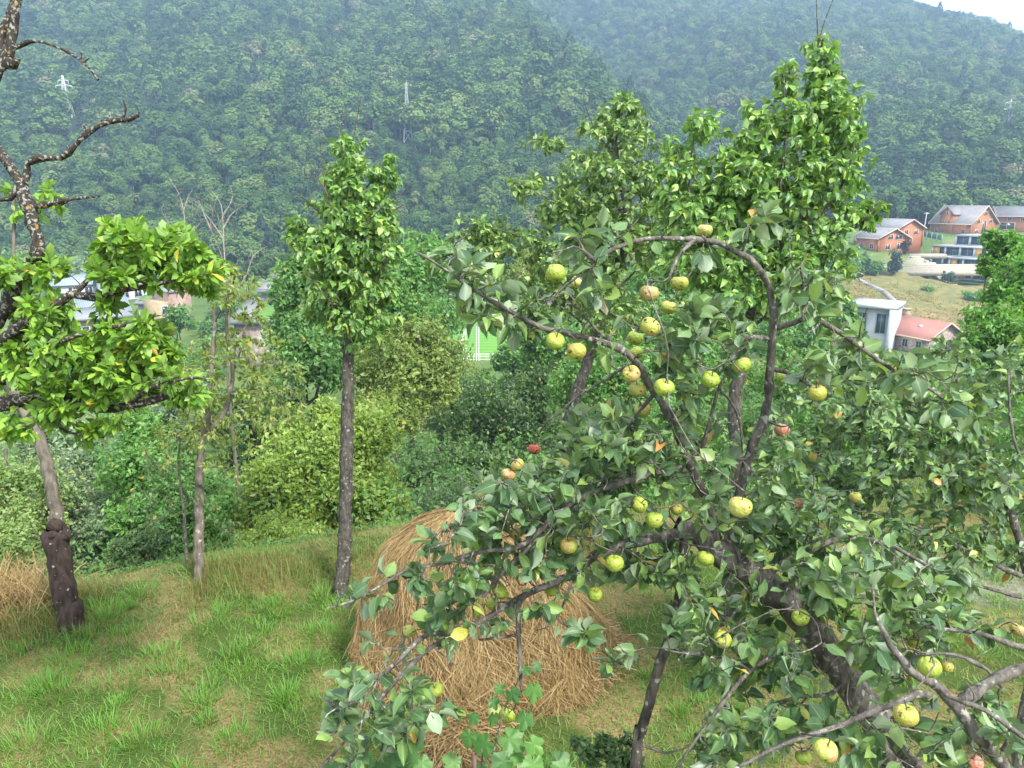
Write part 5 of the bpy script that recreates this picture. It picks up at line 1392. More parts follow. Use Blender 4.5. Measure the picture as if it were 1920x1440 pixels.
t.leaves(LPEAR, .072, 7, 8, .5, 1.1, .7, jitter=.5, mat=pear2_leaf, mat1=pear2_leaf1)

D3 = 6.7
b_ = P(1382, 1000, D3)
t = Tree('pear_tree', 'tall vigorous pear tree with glossy hanging leaves behind the arching branch', 'tree', base_on_ground(b_), bark_dark)
t.branch(np.vstack([base_on_ground(b_), pxpath([(1380, 900, D3), (1378, 760, D3), (1400, 620, D3), (1440, 520, D3), (1497, 447, D3), (1513, 393, D3), (1530, 300, D3), (1537, 233, D3), (1533, 127, D3), (1535, 66, D3)])]), .08, .006, 'trunk', 9, rad=[(0, .085), (.4, .060), (.7, .034), (1, .006)])
for q, r in (([(1500, 447, D3), (1570, 362, D3-.2), (1600, 282, D3-.2), (1594, 215, D3-.2)], .018), ([(1440, 520, D3), (1402, 420, D3+.2), (1372, 330, D3+.2), (1350, 262, D3+.2)], .020), ([(1468, 482, D3), (1462, 380, D3-.2), (1472, 250, D3-.2), (1469, 128, D3-.2)], .018), ([(1500, 445, D3), (1590, 430, D3-.2), (1640, 392, D3-.2), (1660, 372, D3-.2)], .014),
             ([(1412, 580, D3), (1335, 455, D3-.1), (1292, 360, D3-.1), (1272, 280, D3-.1)], .020), ([(1292, 350, D3-.1), (1300, 270, D3-.1), (1302, 215, D3-.1)], .009), ([(1534, 90, D3), (1532, 40, D3), (1530, -20, D3)], .006), ([(1536, 75, D3), (1548, 35, D3), (1566, -10, D3)], .006), ([(1400, 620, D3), (1480, 560, D3-.2), (1560, 520, D3-.3)], .018)):
    t.branch(pxpath(q), r, .004, 'branch', 6)
t.grow(cloud([(1538, 105, D3, 24, 38, .2, 20), (1560, 165, D3, 48, 42, .3, 41), (1590, 232, D3, 34, 50, .3, 36), (1515, 235, D3, 70, 50, .4, 72), (1472, 150, D3, 18, 36, .15, 18), (1425, 240, D3, 50, 42, .35, 52), (1560, 320, D3, 66, 62, .45, 76), (1440, 340, D3, 100, 60, .5, 130), (1315, 235, D3, 38, 30, .25, 24), (1280, 305, D3, 32, 52, .25, 34), (1340, 400, D3, 90, 60, .5, 108), (1500, 430, D3, 95, 55, .5, 85), (1605, 405, D3, 40, 30, .3, 25), (1635, 385, D3, 26, 14, .15, 9), (1430, 505, D3, 105, 50, .5, 108), (1310, 480, D3, 70, 60, .45, 68), (1545, 520, D3, 64, 44, .4, 46), (1380, 570, D3, 90, 50, .45, 68), (1365, 350, D3, 85, 60, .5, 52), (1295, 410, D3, 60, 60, .45, 44), (1260, 350, D3, 30, 50, .3, 14), (1400, 300, D3, 50, 40, .35, 22)]), up=.12, rmax=.009)
t.finish_twigs()
t.leaves(LPEAR, .062, 7, 8, .6, 1.1, .7, jitter=.5, mat=pear_leaf, mat1=pear_leaf1)

# second apple tree, right ---------------------------------------------------
D4 = 5.2
b_ = P(1950, 1250, D4)
t = Tree('apple_tree', 'young apple tree filling the right side behind the arching bough', 'tree', base_on_ground(b_), bark_apple)
t.branch(np.vstack([base_on_ground(b_), pxpath([(1945, 1180, D4), (1925, 1060, D4), (1890, 950, D4), (1850, 850, D4), (1810, 760, D4), (1790, 700, D4)])]), .06, .01, 'trunk', 8)
for q, r in (([(1915, 1080, D4), (1830, 1040, D4), (1740, 1000, D4-.3), (1640, 960, D4-.5)], .022), ([(1880, 930, D4), (1780, 880, D4-.2), (1680, 830, D4-.3), (1590, 760, D4-.3)], .020), ([(1860, 870, D4), (1760, 800, D4+.3), (1680, 740, D4+.3), (1600, 690, D4+.3)], .018), ([(1925, 1060, D4), (1945, 940, D4-.4), (1900, 820, D4-.5), (1890, 700, D4-.5)], .02), ([(1915, 1120, D4), (1800, 1090, D4), (1700, 1080, D4)], .015), ([(1780, 880, D4), (1650, 900, D4), (1520, 900, D4), (1450, 870, D4)], .016)):
    t.branch(pxpath(q), r, .005, 'branch', 6)
t.grow(cloud([(1580, 730, D4, 110, 60, .8, 68), (1690, 760, D4, 110, 66, .8, 79), (1805, 755, D4, 100, 70, .8, 79), (1890, 700, D4, 50, 56, .5, 28), (1600, 850, D4, 130, 70, .8, 86), (1740, 880, D4, 140, 70, .9, 100), (1865, 890, D4, 80, 90, .7, 68), (1550, 950, D4, 120, 60, .8, 68), (1700, 1000, D4, 140, 56, .8, 72), (1870, 1030, D4, 70, 50, .6, 32), (1790, 660, D4, 60, 24, .4, 11), (1460, 860, D4, 70, 90, .6, 43), (1640, 690, D4, 70, 34, .5, 18)]), up=.10, rmax=.007)
t.finish_twigs()
t.leaves(LT2, .056, 8, 5, .16, 1.0, .6, jitter=.45, mat=apple_leaf, mat1=apple_leaf1)

# the arching apple tree -------------------------------------------------------
Da = 3.1
bt = P(1690, 1500, 3.25); bt = np.array(base_on_ground(bt + np.array([.25, .1, 0])))
at = Tree('apple_tree', 'old apple tree with arching bough and spotted green apples in the foreground', 'tree', bt, bark_apple, step=.05)
at.branch(np.vstack([bt, pxpath([(1690, 1500, 3.2), (1660, 1400, 3.15), (1627, 1333, 3.12), (1582, 1265, 3.1), (1532, 1195, 3.1), (1480, 1132, 3.1), (1420, 1080, 3.1), (1360, 1042, 3.05), (1305, 1002, 3.0), (1268, 985, 3.0)])]), .09, .03, 'trunk', 14, .06, rad=[(0, .115), (.55, .075), (.75, .062), (.9, .050), (1, .038)], knobs=3)
SHOW = []
def br(pts, r0, r1, show=True, **k):
    if show:
        a_ = np.array(pts, float)
        for p_, q_ in zip(a_[:-1], a_[1:]):
            for f_ in np.linspace(0, 1, max(2, int(np.hypot(*(q_-p_)[:2])/10))):
                m_ = p_+(q_-p_)*f_; SHOW.append((m_[0], m_[1], 15 if r0 > .015 else 10, m_[2], .8 if r0 > .015 else .55))
    k.setdefault('knobs', 3); at.branch(pxpath(pts), r0, r1, 'branch', 9 if r0 > .012 else 7, .09, **k)
# long low bough to the left
br([(1300, 1000, 3.0), (1220, 1010, 2.95), (1130, 1035, 2.9), (1070, 1077, 2.85), (992, 1112, 2.8), (940, 1142, 2.75), (857, 1190, 2.7), (807, 1215, 2.65), (757, 1262, 2.6), (695, 1332, 2.55), (640, 1398, 2.5), (600, 1440, 2.45)], .030, .007, knobs=3, rad=[(0, .026), (.2, .021), (.4, .013), (.6, .010), (.8, .007), (1, .004)])
br([(1300, 880, 2.9), (1240, 882, 2.8), (1145, 910, 2.7), (1048, 957, 2.65), (992, 1028, 2.65), (940, 1076, 2.65), (905, 1120, 2.65)], .018, .006)
br([(1048, 962, 2.65), (973, 1025, 2.6), (907, 1033, 2.55), (827, 1057, 2.55), (767, 1067, 2.5), (723, 1093, 2.5), (660, 1127, 2.45), (615, 1140, 2.45)], .011, .003)
br([(857, 1190, 2.7), (800, 1190, 2.6), (745, 1240, 2.5), (690, 1290, 2.5), (640, 1330, 2.45), (610, 1310, 2.45)], .010, .003)
br([(992, 1110, 2.8), (973, 1130, 2.75), (972, 1180, 2.75), (975, 1240, 2.75), (978, 1295, 2.75)], .011, .006)
br([(973, 1190, 2.75), (940, 1195, 2.75), (900, 1200, 2.7)], .005, .003)
br([(1075, 1075, 2.85), (1062, 1120, 2.8), (1035, 1170, 2.8), (1005, 1182, 2.8)], .006, .002)
# upper left spray
br([(1345, 1030, 3.05), (1325, 940, 2.95), (1290, 866, 2.85), (1267, 805, 2.75), (1237, 750, 2.7), (1220, 725, 2.65), (1200, 690, 2.6), (1173, 661, 2.55), (1140, 644, 2.5), (1073, 628, 2.45), (1017, 614, 2.4), (957, 584, 2.4), (887, 543, 2.35), (846, 513, 2.35), (805, 486, 2.3), (778, 472, 2.3)], .022, .0035, knobs=6, rad=[(0, .021), (.3, .016), (.55, .011), (.8, .007), (1, .003)])
br([(1165, 655, 2.55), (1125, 625, 2.55), (1085, 580, 2.5), (1062, 565, 2.5)], .006, .003)
br([(1190, 680, 2.6), (1160, 695, 2.65), (1130, 715, 2.7), (1080, 745, 2.75), (1050, 775, 2.75)], .006, .003)
br([(1230, 735, 2.7), (1200, 770, 2.75), (1180, 800, 2.8)], .008, .004)
# the arch
br([(1360, 1042, 3.05), (1380, 960, 2.95), (1393, 900, 2.9), (1413, 833, 2.85), (1437, 767, 2.8), (1443, 707, 2.75), (1447, 640, 2.7), (1450, 590, 2.65), (1442, 540, 2.65), (1420, 500, 2.6), (1391, 475, 2.6), (1347, 456, 2.55), (1297, 449, 2.55), (1250, 447, 2.5), (1207, 449, 2.5), (1173, 458, 2.5), (1138, 474, 2.5), (1118, 492, 2.45), (1090, 514, 2.45), (1052, 543, 2.45), (1032, 562, 2.45)], .026, .004, knobs=10, rad=[(0, .024), (.2, .017), (.45, .0135), (.62, .0105), (.8, .0078), (.92, .0055), (1, .0035)])
br([(1450, 618, 2.7), (1490, 605, 2.65), (1520, 597, 2.6), (1580, 627, 2.55), (1630, 663, 2.5), (1680, 697, 2.5), (1723, 718, 2.45), (1790, 760, 2.45)], .012, .004)
br([(1506, 602, 2.6), (1506, 570, 2.6), (1506, 530, 2.55), (1500, 500, 2.5)], .006, .003)
br([(1506, 575, 2.6), (1530, 550, 2.55), (1560, 520, 2.5)], .005, .0025)
br([(1446, 692, 2.75), (1480, 700, 2.7), (1513, 720, 2.65), (1548, 740, 2.6)], .008, .003)
br([(1447, 635, 2.7), (1415, 632, 2.65), (1390, 637, 2.6), (1360, 650, 2.6)], .008, .004)
br([(1415, 860, 2.9), (1350, 860, 2.8), (1310, 840, 2.8)], .006, .003)
br([(1300, 880, 2.9), (1320, 830, 2.8), (1347, 730, 2.7), (1371, 690, 2.65), (1385, 670, 2.6)], .010, .004)
br([(1350, 730, 2.7), (1375, 760, 2.75), (1388, 800, 2.8), (1392, 850, 2.85)], .005, .003)
br([(1305, 449, 2.55), (1280, 470, 2.5), (1262, 500, 2.5), (1255, 520, 2.5)], .006, .004)
br([(1118, 490, 2.45), (1095, 470, 2.4), (1085, 450, 2.4)], .006, .003)
br([(1325, 455, 2.55), (1322, 448, 2.5), (1316, 442, 2.5)], .004, .003)
br([(1391, 475, 2.6), (1400, 440, 2.55), (1404, 412, 2.55)], .005, .003)
br([(1440, 790, 2.85), (1465, 800, 2.8), (1480, 797, 2.75)], .004, .002)
# right and lower boughs
br([(1420, 1080, 3.1), (1500, 1040, 3.1), (1580, 1010, 3.1), (1660, 1020, 3.0), (1740, 1060, 2.9)], .018, .006)
br([(1532, 1195, 3.1), (1497, 1203, 2.95), (1447, 1230, 2.85), (1407, 1258, 2.8), (1363, 1308, 2.7), (1313, 1375, 2.65), (1270, 1440, 2.6)], .013, .005)
br([(1407, 1258, 2.8), (1365, 1235, 2.75), (1280, 1225, 2.7), (1240, 1215, 2.7)], .006, .003)
br([(1582, 1265, 3.1), (1560, 1300, 3.0), (1480, 1310, 2.9), (1400, 1345, 2.85), (1330, 1345, 2.8)], .010, .004)
br([(1627, 1333, 3.12), (1780, 1500, 2.5), (1890, 1480, 2.3), (1873, 1425, 2.25), (1830, 1376, 2.2), (1793, 1323, 2.2), (1747, 1280, 2.2), (1707, 1256, 2.2), (1670, 1210, 2.25), (1640, 1150, 2.3)], .024, .010, rad=[(0, .03), (.4, .022), (.75, .018), (.9, .013), (1, .006)])
br([(1797, 1325, 2.2), (1825, 1300, 2.2), (1863, 1277, 2.2), (1920, 1252, 2.2), (2000, 1230, 2.2)], .017, .014)
br([(1745, 1300, 2.2), (1720, 1302, 2.2), (1673, 1320, 2.2), (1600, 1350, 2.2), (1513, 1380, 2.2), (1453, 1402, 2.2), (1387, 1437, 2.2), (1350, 1460, 2.2)], .010, .005)
br([(2000, 1240, 2.5), (1920, 1217, 2.45), (1847, 1190, 2.4), (1790, 1182, 2.4), (1735, 1176, 2.4)], .011, .006)
br([(1760, 1290, 2.2), (1783, 1308, 2.15), (1847, 1331, 2.1), (1920, 1384, 2.1), (1980, 1420, 2.1)], .008, .006)
br([(1880, 1290, 2.3), (1850, 1255, 2.3), (1787, 1227, 2.3), (1735, 1226, 2.3)], .006, .004)
br([(1870, 1420, 2.25), (1890, 1390, 2.2), (1925, 1370, 2.2)], .006, .004)

# apples: (px, py, diameter px, kind, label)
APPLES = [
 (1322, 432, 30, 'rosy', 'rosy yellow apple sitting on top of the arching bough'),
 (1043, 513, 39, 'green', 'green apple with dark specks at the left end of the arch'),
 (1079, 529, 26, 'pale', 'pale apple half hidden behind the left end of the arch'),
 (1273, 531, 35, 'scab', 'green apple with black rot spot hanging from the middle of the arch'),
 (1217, 550, 37, 'scab', 'apple with brown russet top left of the rotten spotted one under the arch'),
 (1254, 576, 31, 'russet', 'small russet yellow apple just below the two scabby apples under the arch'),
 (1219, 613, 40, 'scab', 'apple with large dark scab above a pair of plain green ones'),
 (1190, 634, 32, 'green', 'green apple tucked at the lower left of the scabbed apple'),
 (1192, 662, 28, 'green', 'lowest plain green apple in the cluster under the arch'),
 (1041, 640, 38, 'green', 'clean green apple hanging from the left spray'),
 (1081, 659, 38, 'russet', 'yellow apple with brown blotch beside the clean green one on the left spray'),
 (1184, 702, 36, 'scab', 'spotted apple behind the bend of the left spray'),
 (1195, 730, 34, 'scab', 'pale yellow apple with black mark below the bend of the left spray'),
 (1245, 727, 40, 'green', 'large green apple right of the bend of the left spray'),
 (1205, 768, 32, 'rosy', 'red topped apple partly covered by a dark leaf below the spray'),
 (1391, 685, 36, 'green', 'round green apple with small pits just left of the upright bough'),
 (1332, 712, 36, 'green', 'shaded green apple left of the pitted one beside the upright bough'),
 (1467, 709, 26, 'green', 'small green apple just right of the upright bough'),
 (1532, 737, 35, 'russet', 'brownish apple at the end of the twig right of the upright bough'),
 (1466, 806, 30, 'red', 'pink red apple low on the right of the upright bough'),
 (1388, 950, 46, 'rosy', 'big pink striped apple at the foot of the upright bough'),
 (1199, 947, 33, 'green', 'bright green apple in the middle of the crown'),
 (1228, 975, 35, 'green', 'green apple just below the bright one in the middle of the crown'),
 (1269, 955, 24, 'russet', 'small yellow apple hidden right of the middle green pair'),
 (1001, 842, 24, 'dead', 'shrivelled red brown apple above the left part of the crown'),
 (953, 890, 28, 'rosy', 'pinkish beige apple left below the shrivelled one'),
 (970, 872, 27, 'russet', 'yellow apple touching the pinkish beige one'),
 (906, 930, 24, 'russet', 'small yellow spotted apple at the left edge of the crown'),
 (836, 990, 22, 'rosy', 'small pink apple in front of the top of the haystack'),
 (880, 1037, 26, 'pale', 'pale apple in front of the upper haystack'),
 (966, 1000, 26, 'scab', 'shaded spotted apple right of the top of the haystack'),
 (1067, 1022, 35, 'russet', 'russet yellow apple above the long low bough'),
 (1106, 1000, 28, 'russet', 'brown flushed apple just right of the russet yellow one'),
 (1152, 1056, 36, 'green', 'green apple below the long low bough near the trunk'),
 (937, 1108, 34, 'green', 'green apple with dark pits in front of the middle of the haystack'),
 (924, 1132, 27, 'green', 'green apple peeping out below the pitted one at the haystack'),
 (1034, 1104, 31, 'green', 'green apple with a black eye on the low bough by the haystack'),
 (1116, 1115, 30, 'green', 'green apple hanging free right of the haystack'),
 (818, 1080, 28, 'green', 'green apple at the left shoulder of the haystack'),
 (893, 1150, 20, 'green', 'small green apple under the leaves left of the hanging stick'),
 (768, 1184, 27, 'rosy', 'two toned apple at the left end of the low bough'),
 (730, 1226, 26, 'rosy', 'pinkish apple on the lower left twigs'),
 (724, 1268, 26, 'green', 'green apple among the lowest left leaves'),
 (818, 1293, 29, 'green', 'green apple in front of the loose hay'),
 (928, 1334, 30, 'pale', 'pale green apple behind the vine leaves'),
 (951, 1341, 31, 'green', 'green apple beside the pale one above the vine leaves'),
 (1322, 1047, 33, 'green', 'bright green apple on top of the leaning trunk'),
 (1501, 1158, 34, 'green', 'clean green apple in front of the leaning trunk'),
 (1355, 1200, 34, 'green', 'green apple below the leaning trunk'),
 (1712, 1202, 27, 'green', 'small green apple by the dark fork at the right'),
 (1743, 1251, 43, 'green', 'large green apple on the thick dark bough at the right'),
 (1774, 1249, 27, 'russet', 'small yellow apple touching the large green one at the right'),
 (1700, 1342, 46, 'russet', 'large yellow apple with black holes under the dark bough'),
 (1548, 1408, 46, 'rosy', 'large yellow apple with pink blush near the bottom edge'),
 (1506, 1420, 31, 'green', 'green apple left of the large blushed one at the bottom edge'),
 (1826, 1432, 34, 'red', 'pink apple cut off by the bottom edge at the right'),
 (1908, 1181, 28, 'russet', 'yellow apple at the right edge'),
 (1603, 932, 23, 'russet', 'small russet apple in the right hand foliage'),
 (1496, 943, 24, 'red', 'orange red apple half hidden right of the big pink striped one'),
 (1716, 1276, 28, 'russet', 'dull yellow apple below the thick dark bough'),
]
def apple_mat(name, base, top, blush, scab, thr, rnd=.42):
    m, n, out = new_mat(name)
    tc = n.nodes.new('ShaderNodeTexCoord'); oi = n.nodes.new('ShaderNodeObjectInfo')
    ofs = n.nodes.new('ShaderNodeVectorMath'); ofs.operation = 'ADD'
    cmb = n.nodes.new('ShaderNodeCombineXYZ')
    mm = n.nodes.new('ShaderNodeMath'); mm.operation = 'MULTIPLY'; mm.inputs[1].default_value = 37.0
    n.links.new(oi.outputs['Random'], mm.inputs[0]); n.links.new(mm.outputs[0], cmb.inputs[0]); n.links.new(mm.outputs[0], cmb.inputs[1])
    n.links.new(tc.outputs['Object'], ofs.inputs[0]); n.links.new(cmb.outputs[0], ofs.inputs[1])
    def noise(sc, det=3):
        a = n.nodes.new('ShaderNodeTexNoise'); a.inputs['Scale'].default_value = sc; a.inputs['Detail'].default_value = det
        n.links.new(ofs.outputs[0], a.inputs['Vector']); return a.outputs['Fac']
    r = ramp(n, [(.3, base), (.7, top)]); n.links.new(noise(1.6), r.inputs[0])
    c = r.outputs[0]
    rb = ramp(n, [(.46, (0, 0, 0)), (.62, (1, 1, 1))]); n.links.new(noise(1.1, 5), rb.inputs[0])
    mx = n.nodes.new('ShaderNodeMix'); mx.data_type = 'RGBA'
    n.links.new(rb.outputs[0], mx.inputs[0]); n.links.new(c, mx.inputs[6]); mx.inputs[7].default_value = (*blush, 1); c = mx.outputs[2]
    rs = ramp(n, [(thr, (0, 0, 0)), (thr+.05, (1, 1, 1))]); n.links.new(noise(3.2, 4), rs.inputs[0])
    m2 = n.nodes.new('ShaderNodeMix'); m2.data_type = 'RGBA'
    n.links.new(rs.outputs[0], m2.inputs[0]); n.links.new(c, m2.inputs[6]); m2.inputs[7].default_value = (*scab, 1); c = m2.outputs[2]
    v = n.nodes.new('ShaderNodeTexVoronoi'); v.inputs['Scale'].default_value = 2.3; n.links.new(ofs.outputs[0], v.inputs['Vector'])
    rv = ramp(n, [(.10, (1, 1, 1)), (.15, (0, 0, 0))]); n.links.new(v.outputs['Distance'], rv.inputs[0])
    m3 = n.nodes.new('ShaderNodeMix'); m3.data_type = 'RGBA'
    n.links.new(rv.outputs[0], m3.inputs[0]); n.links.new(c, m3.inputs[6]); m3.inputs[7].default_value = (.05, .03, .015, 1); c = m3.outputs[2]
    p = n.nodes.new('ShaderNodeBsdfPrincipled'); p.inputs['Roughness'].default_value = rnd
    p.inputs['Subsurface Weight'].default_value = .12; p.inputs['Subsurface Radius'].default_value = (.02, .02, .008); p.inputs['Subsurface Scale'].default_value = .3
    n.links.new(c, p.inputs['Base Color'])
    b = n.nodes.new('ShaderNodeBump'); b.inputs['Strength'].default_value = .25; b.inputs['Distance'].default_value = .05; n.links.new(noise(6), b.inputs['Height']); n.links.new(b.outputs[0], p.inputs['Normal'])
    n.links.new(p.outputs[0], out.inputs[0])
    return m
GRN, YEL = (.20, .31, .035), (.33, .40, .055)
apple_mats = {'green': apple_mat('apple_green', GRN, YEL, (.30, .36, .05), (.13, .09, .035), .655),
              'pale': apple_mat('apple_pale', (.40, .43, .12), (.52, .50, .18), (.45, .42, .14), (.25, .17, .08), .70),
              'rosy': apple_mat('apple_rosy', (.30, .37, .06), (.44, .42, .11), (.48, .24, .13), (.22, .10, .05), .72),
              'red': apple_mat('apple_red', (.48, .36, .14), (.52, .27, .16), (.46, .15, .11), (.22, .08, .05), .72),
              'scab': apple_mat('apple_scab', (.28, .34, .04), (.42, .42, .08), (.40, .28, .12), (.055, .032, .018), .60),
              'russet': apple_mat('apple_russet', (.32, .36, .05), (.42, .42, .08), (.36, .26, .09), (.09, .05, .02), .64),
              'dead': apple_mat('apple_dead', (.42, .07, .04), (.50, .13, .08), (.20, .05, .03), (.06, .02, .015), .60, .7)}
def apple_mesh(mat, seed):
    g = np.random.default_rng(seed); nu, nv = 26, 18
    V = []; Q = []; ph = g.uniform(0, 6.28); k5 = .025 + .02*g.random(); sk = g.normal(0, .08)
    for i in range(nv+1):
        a = math.pi*i/nv
        for k in range(nu):
            f = 2*math.pi*k/nu
            r = .5*(1 + k5*math.cos(5*f+ph)*math.sin(a)**2*(.4+.6*(a/math.pi)) + .05*math.cos(f+ph*2)*math.sin(a))
            rr = r*math.sin(a)**.92*(1.02 - .06*math.cos(a)*-1)
            z = .45*math.cos(a)*(1 + sk*math.sin(f))
            z -= .17*math.exp(-(a/.34)**2); z += .10*math.exp(-((math.pi-a)/.30)**2)
            V.append((rr*math.cos(f), rr*math.sin(f), z))
    for i in range(nv):
        for k in range(nu): Q.append((i*nu+k, (i+1)*nu+k, (i+1)*nu+(k+1) % nu, i*nu+(k+1) % nu))
    return mesh('apple', np.array(V), [np.array(Q)], mat, smooth=True)
apple_meshes = {k: [apple_mesh(m, 10*i+j) for j in range(3)] for i, (k, m) in enumerate(apple_mats.items())}
stem_v, stem_q = tube(smooth_path(np.array([(0, 0, .22), (.03, 0, .40), (.02, .04, .58), (.08, .05, .74)]), .06), np.array([.028]*12)[:len(smooth_path(np.array([(0, 0, .22), (.03, 0, .40), (.02, .04, .58), (.08, .05, .74)]), .06))], 6)
stem_me = mesh('stem', stem_v, [stem_q], bark_apple, smooth=True)
calyx = Acc()
for k in range(5):
    a = k*2*math.pi/5; c_, s_ = math.cos(a), math.sin(a)
    calyx.add([(c_*.02-s_*.03, s_*.02+c_*.03, -.36), (c_*.02+s_*.03, s_*.02-c_*.03, -.36), (c_*.10, s_*.10, -.45)], None, [(0, 1, 2)])
calyx_me = mesh('calyx', np.vstack(calyx.V), [np.vstack(calyx.T)], plain('dry_calyx', (.10, .07, .04), .9))
ga = np.random.default_rng(99)
tops = []
for i, (px_, py_, dpx, kind, lab) in enumerate(APPLES):
    D = float(np.clip(.066*FPX/dpx, 2.0, 2.95))
    if px_ < 1000 and py_ < 1010: D = min(D, 2.7)
    dia = dpx*.95*D/FPX
    c = P(px_, py_, D)
    o = link('apple', apple_meshes[kind][i % 3])
    o.location = c; o.scale = (dia, dia, dia*(.94+.08*ga.random()))
    o.rotation_euler = (ga.normal(0, .35), ga.normal(0, .35), ga.uniform(0, 6.28))
    tag(o, lab, 'apple', 'apples on the arching apple tree')
    for nm, me in (('stem', stem_me), ('calyx', calyx_me)): link(nm, me, o)
    R = o.rotation_euler.to_matrix()
    tops.append(np.array(c) + np.array(R @ Vector((.08*dia, .05*dia, .70*dia))))
at.grow(np.array(tops), up=.05, leafy=False, rmax=.005, rtip=.002)

AC = [(850, 505, 2.35, 50, 30, .15, 7), (915, 560, 2.4, 55, 45, .2, 13), (1000, 590, 2.45, 60, 40, .2, 12), (1090, 455, 2.4, 40, 26, .15, 6), (1105, 540, 2.5, 50, 45, .2, 9), (1180, 445, 2.5, 60, 14, .15, 3), (1300, 460, 2.5, 60, 20, .15, 3), (1404, 420, 2.55, 22, 22, .12, 3), (1440, 420, 2.6, 20, 20, .12, 3),
      (1310, 600, 2.6, 60, 60, .25, 11), (1285, 670, 2.65, 50, 50, .25, 10), (1140, 650, 2.55, 50, 40, .2, 8), (1230, 700, 2.65, 60, 50, .25, 11), (1390, 640, 2.65, 40, 40, .2, 5), (1500, 545, 2.55, 40, 40, .2, 6), (1545, 570, 2.55, 60, 50, .25, 10), (1590, 640, 2.55, 60, 36, .2, 10), (1680, 700, 2.5, 80, 40, .25, 11), (1790, 760, 2.45, 60, 40, .25, 8), (1530, 720, 2.6, 40, 40, .2, 5),
      (1310, 740, 2.7, 60, 50, .3, 10), (1180, 800, 2.75, 90, 46, .3, 19), (1120, 860, 2.75, 110, 50, .35, 36), (1290, 850, 2.85, 110, 70, .4, 37), (1000, 905, 2.65, 90, 40, .3, 26), (1060, 955, 2.7, 110, 50, .35, 36), (1200, 950, 2.85, 130, 70, .4, 50), (905, 945, 2.6, 60, 30, .25, 14), (850, 1000, 2.55, 60, 26, .25, 12), (770, 1075, 2.5, 45, 26, .2, 9), (890, 1060, 2.6, 70, 34, .25, 15), (980, 1050, 2.65, 60, 40, .3, 14),
      (920, 1150, 2.7, 70, 34, .3, 15), (850, 1150, 2.65, 60, 44, .25, 13), (1060, 1090, 2.8, 40, 24, .2, 6), (800, 1195, 2.6, 45, 36, .25, 9), (700, 1290, 2.5, 50, 55, .25, 13), (780, 1320, 2.55, 60, 44, .25, 13), (655, 1395, 2.45, 45, 36, .2, 9), (735, 1230, 2.5, 40, 30, .2, 6), (690, 1110, 2.45, 40, 18, .15, 4), (1100, 1180, 2.8, 30, 26, .2, 4), (1160, 1060, 2.9, 60, 40, .3, 10),
      (1400, 955, 3.0, 130, 70, .4, 44), (1340, 1075, 2.95, 120, 56, .4, 29), (1500, 1000, 3.1, 130, 80, .45, 53), (1450, 1130, 3.0, 110, 66, .4, 34), (1610, 1090, 3.0, 120, 70, .45, 50), (1690, 1190, 2.7, 100, 60, .4, 32), (1560, 1230, 2.85, 110, 60, .4, 28), (1420, 1250, 2.8, 90, 60, .35, 20), (1490, 1370, 2.7, 130, 50, .4, 33), (1640, 1390, 2.5, 110, 45, .35, 24), (1350, 1385, 2.7, 60, 46, .3, 12), (1770, 1180, 2.5, 50, 40, .3, 9), (1850, 1310, 2.4, 50, 40, .25, 5), (1890, 1400, 2.2, 40, 46, .2, 6), (1780, 1410, 2.3, 70, 36, .25, 10), (1310, 1190, 2.85, 60, 60, .3, 13), (1240, 1060, 2.95, 60, 40, .3, 11), (1690, 1290, 2.4, 60, 40, .3, 8), (1150, 1235, 2.75, 50, 14, .15, 3), (1740, 1090, 2.9, 90, 50, .4, 17), (1450, 870, 2.9, 70, 60, .35, 16), (1870, 1180, 2.6, 60, 30, .3, 6), (1000, 985, 2.7, 90, 36, .3, 20), (1085, 1040, 2.8, 60, 34, .3, 10), (940, 1010, 2.6, 60, 26, .25, 12), (880, 1105, 2.65, 60, 26, .25, 9), (1010, 1120, 2.75, 40, 26, .2, 6), (640, 1330, 2.45, 30, 30, .15, 4), (720, 1360, 2.5, 50, 30, .2, 8)]
at.grow(cloud(AC), up=.08, bend=.4, rmax=.006, rtip=.0014)
# short leafless spurs and dead twigs
gs = np.random.default_rng(404); nn = at.n
idx = gs.choice(nn, 420); dirs = unit(gs.normal(0, 1, (420, 3)) + np.array([0, -.3, .2]))
at.grow(at.N[idx] + dirs*gs.uniform(.04, .16, (420, 1)), up=.0, bend=.5, leafy=False, rmax=.0045, rtip=.0016)
at.finish_twigs(sides=5)
for q_ in APPLES:
    D = float(np.clip(.066*FPX/q_[2], 2.0, 2.95)); SHOW.append((q_[0], q_[1], q_[2]*.62 if 'hid' not in q_[4] and 'half' not in q_[4] else q_[2]*.35, D+.05, .95))
for p_, q_ in zip([(1300, 1000), (1420, 1080), (1532, 1195), (1582, 1265)], [(1420, 1080), (1532, 1195), (1582, 1265), (1627, 1333)]):
    for f_ in np.linspace(0, 1, 12): SHOW.append((p_[0]+(q_[0]-p_[0])*f_, p_[1]+(q_[1]-p_[1])*f_, 34, 3.1, .9))
SHOW = np.array(SHOW)
def unclutter(X, g):
    x, y, z = proj(X); ok = np.ones(len(X), bool); rnd = g.random(len(X))
    lim = 38/ np.maximum(z, .5)*2.4/2
    for sx, sy, sr, sd, pr in SHOW:
        ok &= ~((np.hypot(x-sx, y-sy) < sr+lim*.7) & (z < sd+.06) & (rnd < pr))
    return ok
at.leaves(LT, .047, 8, 6, .14, 1.2, .65, keep=unclutter, jitter=.75, mat=apple_leaf, mat1=apple_leaf1)
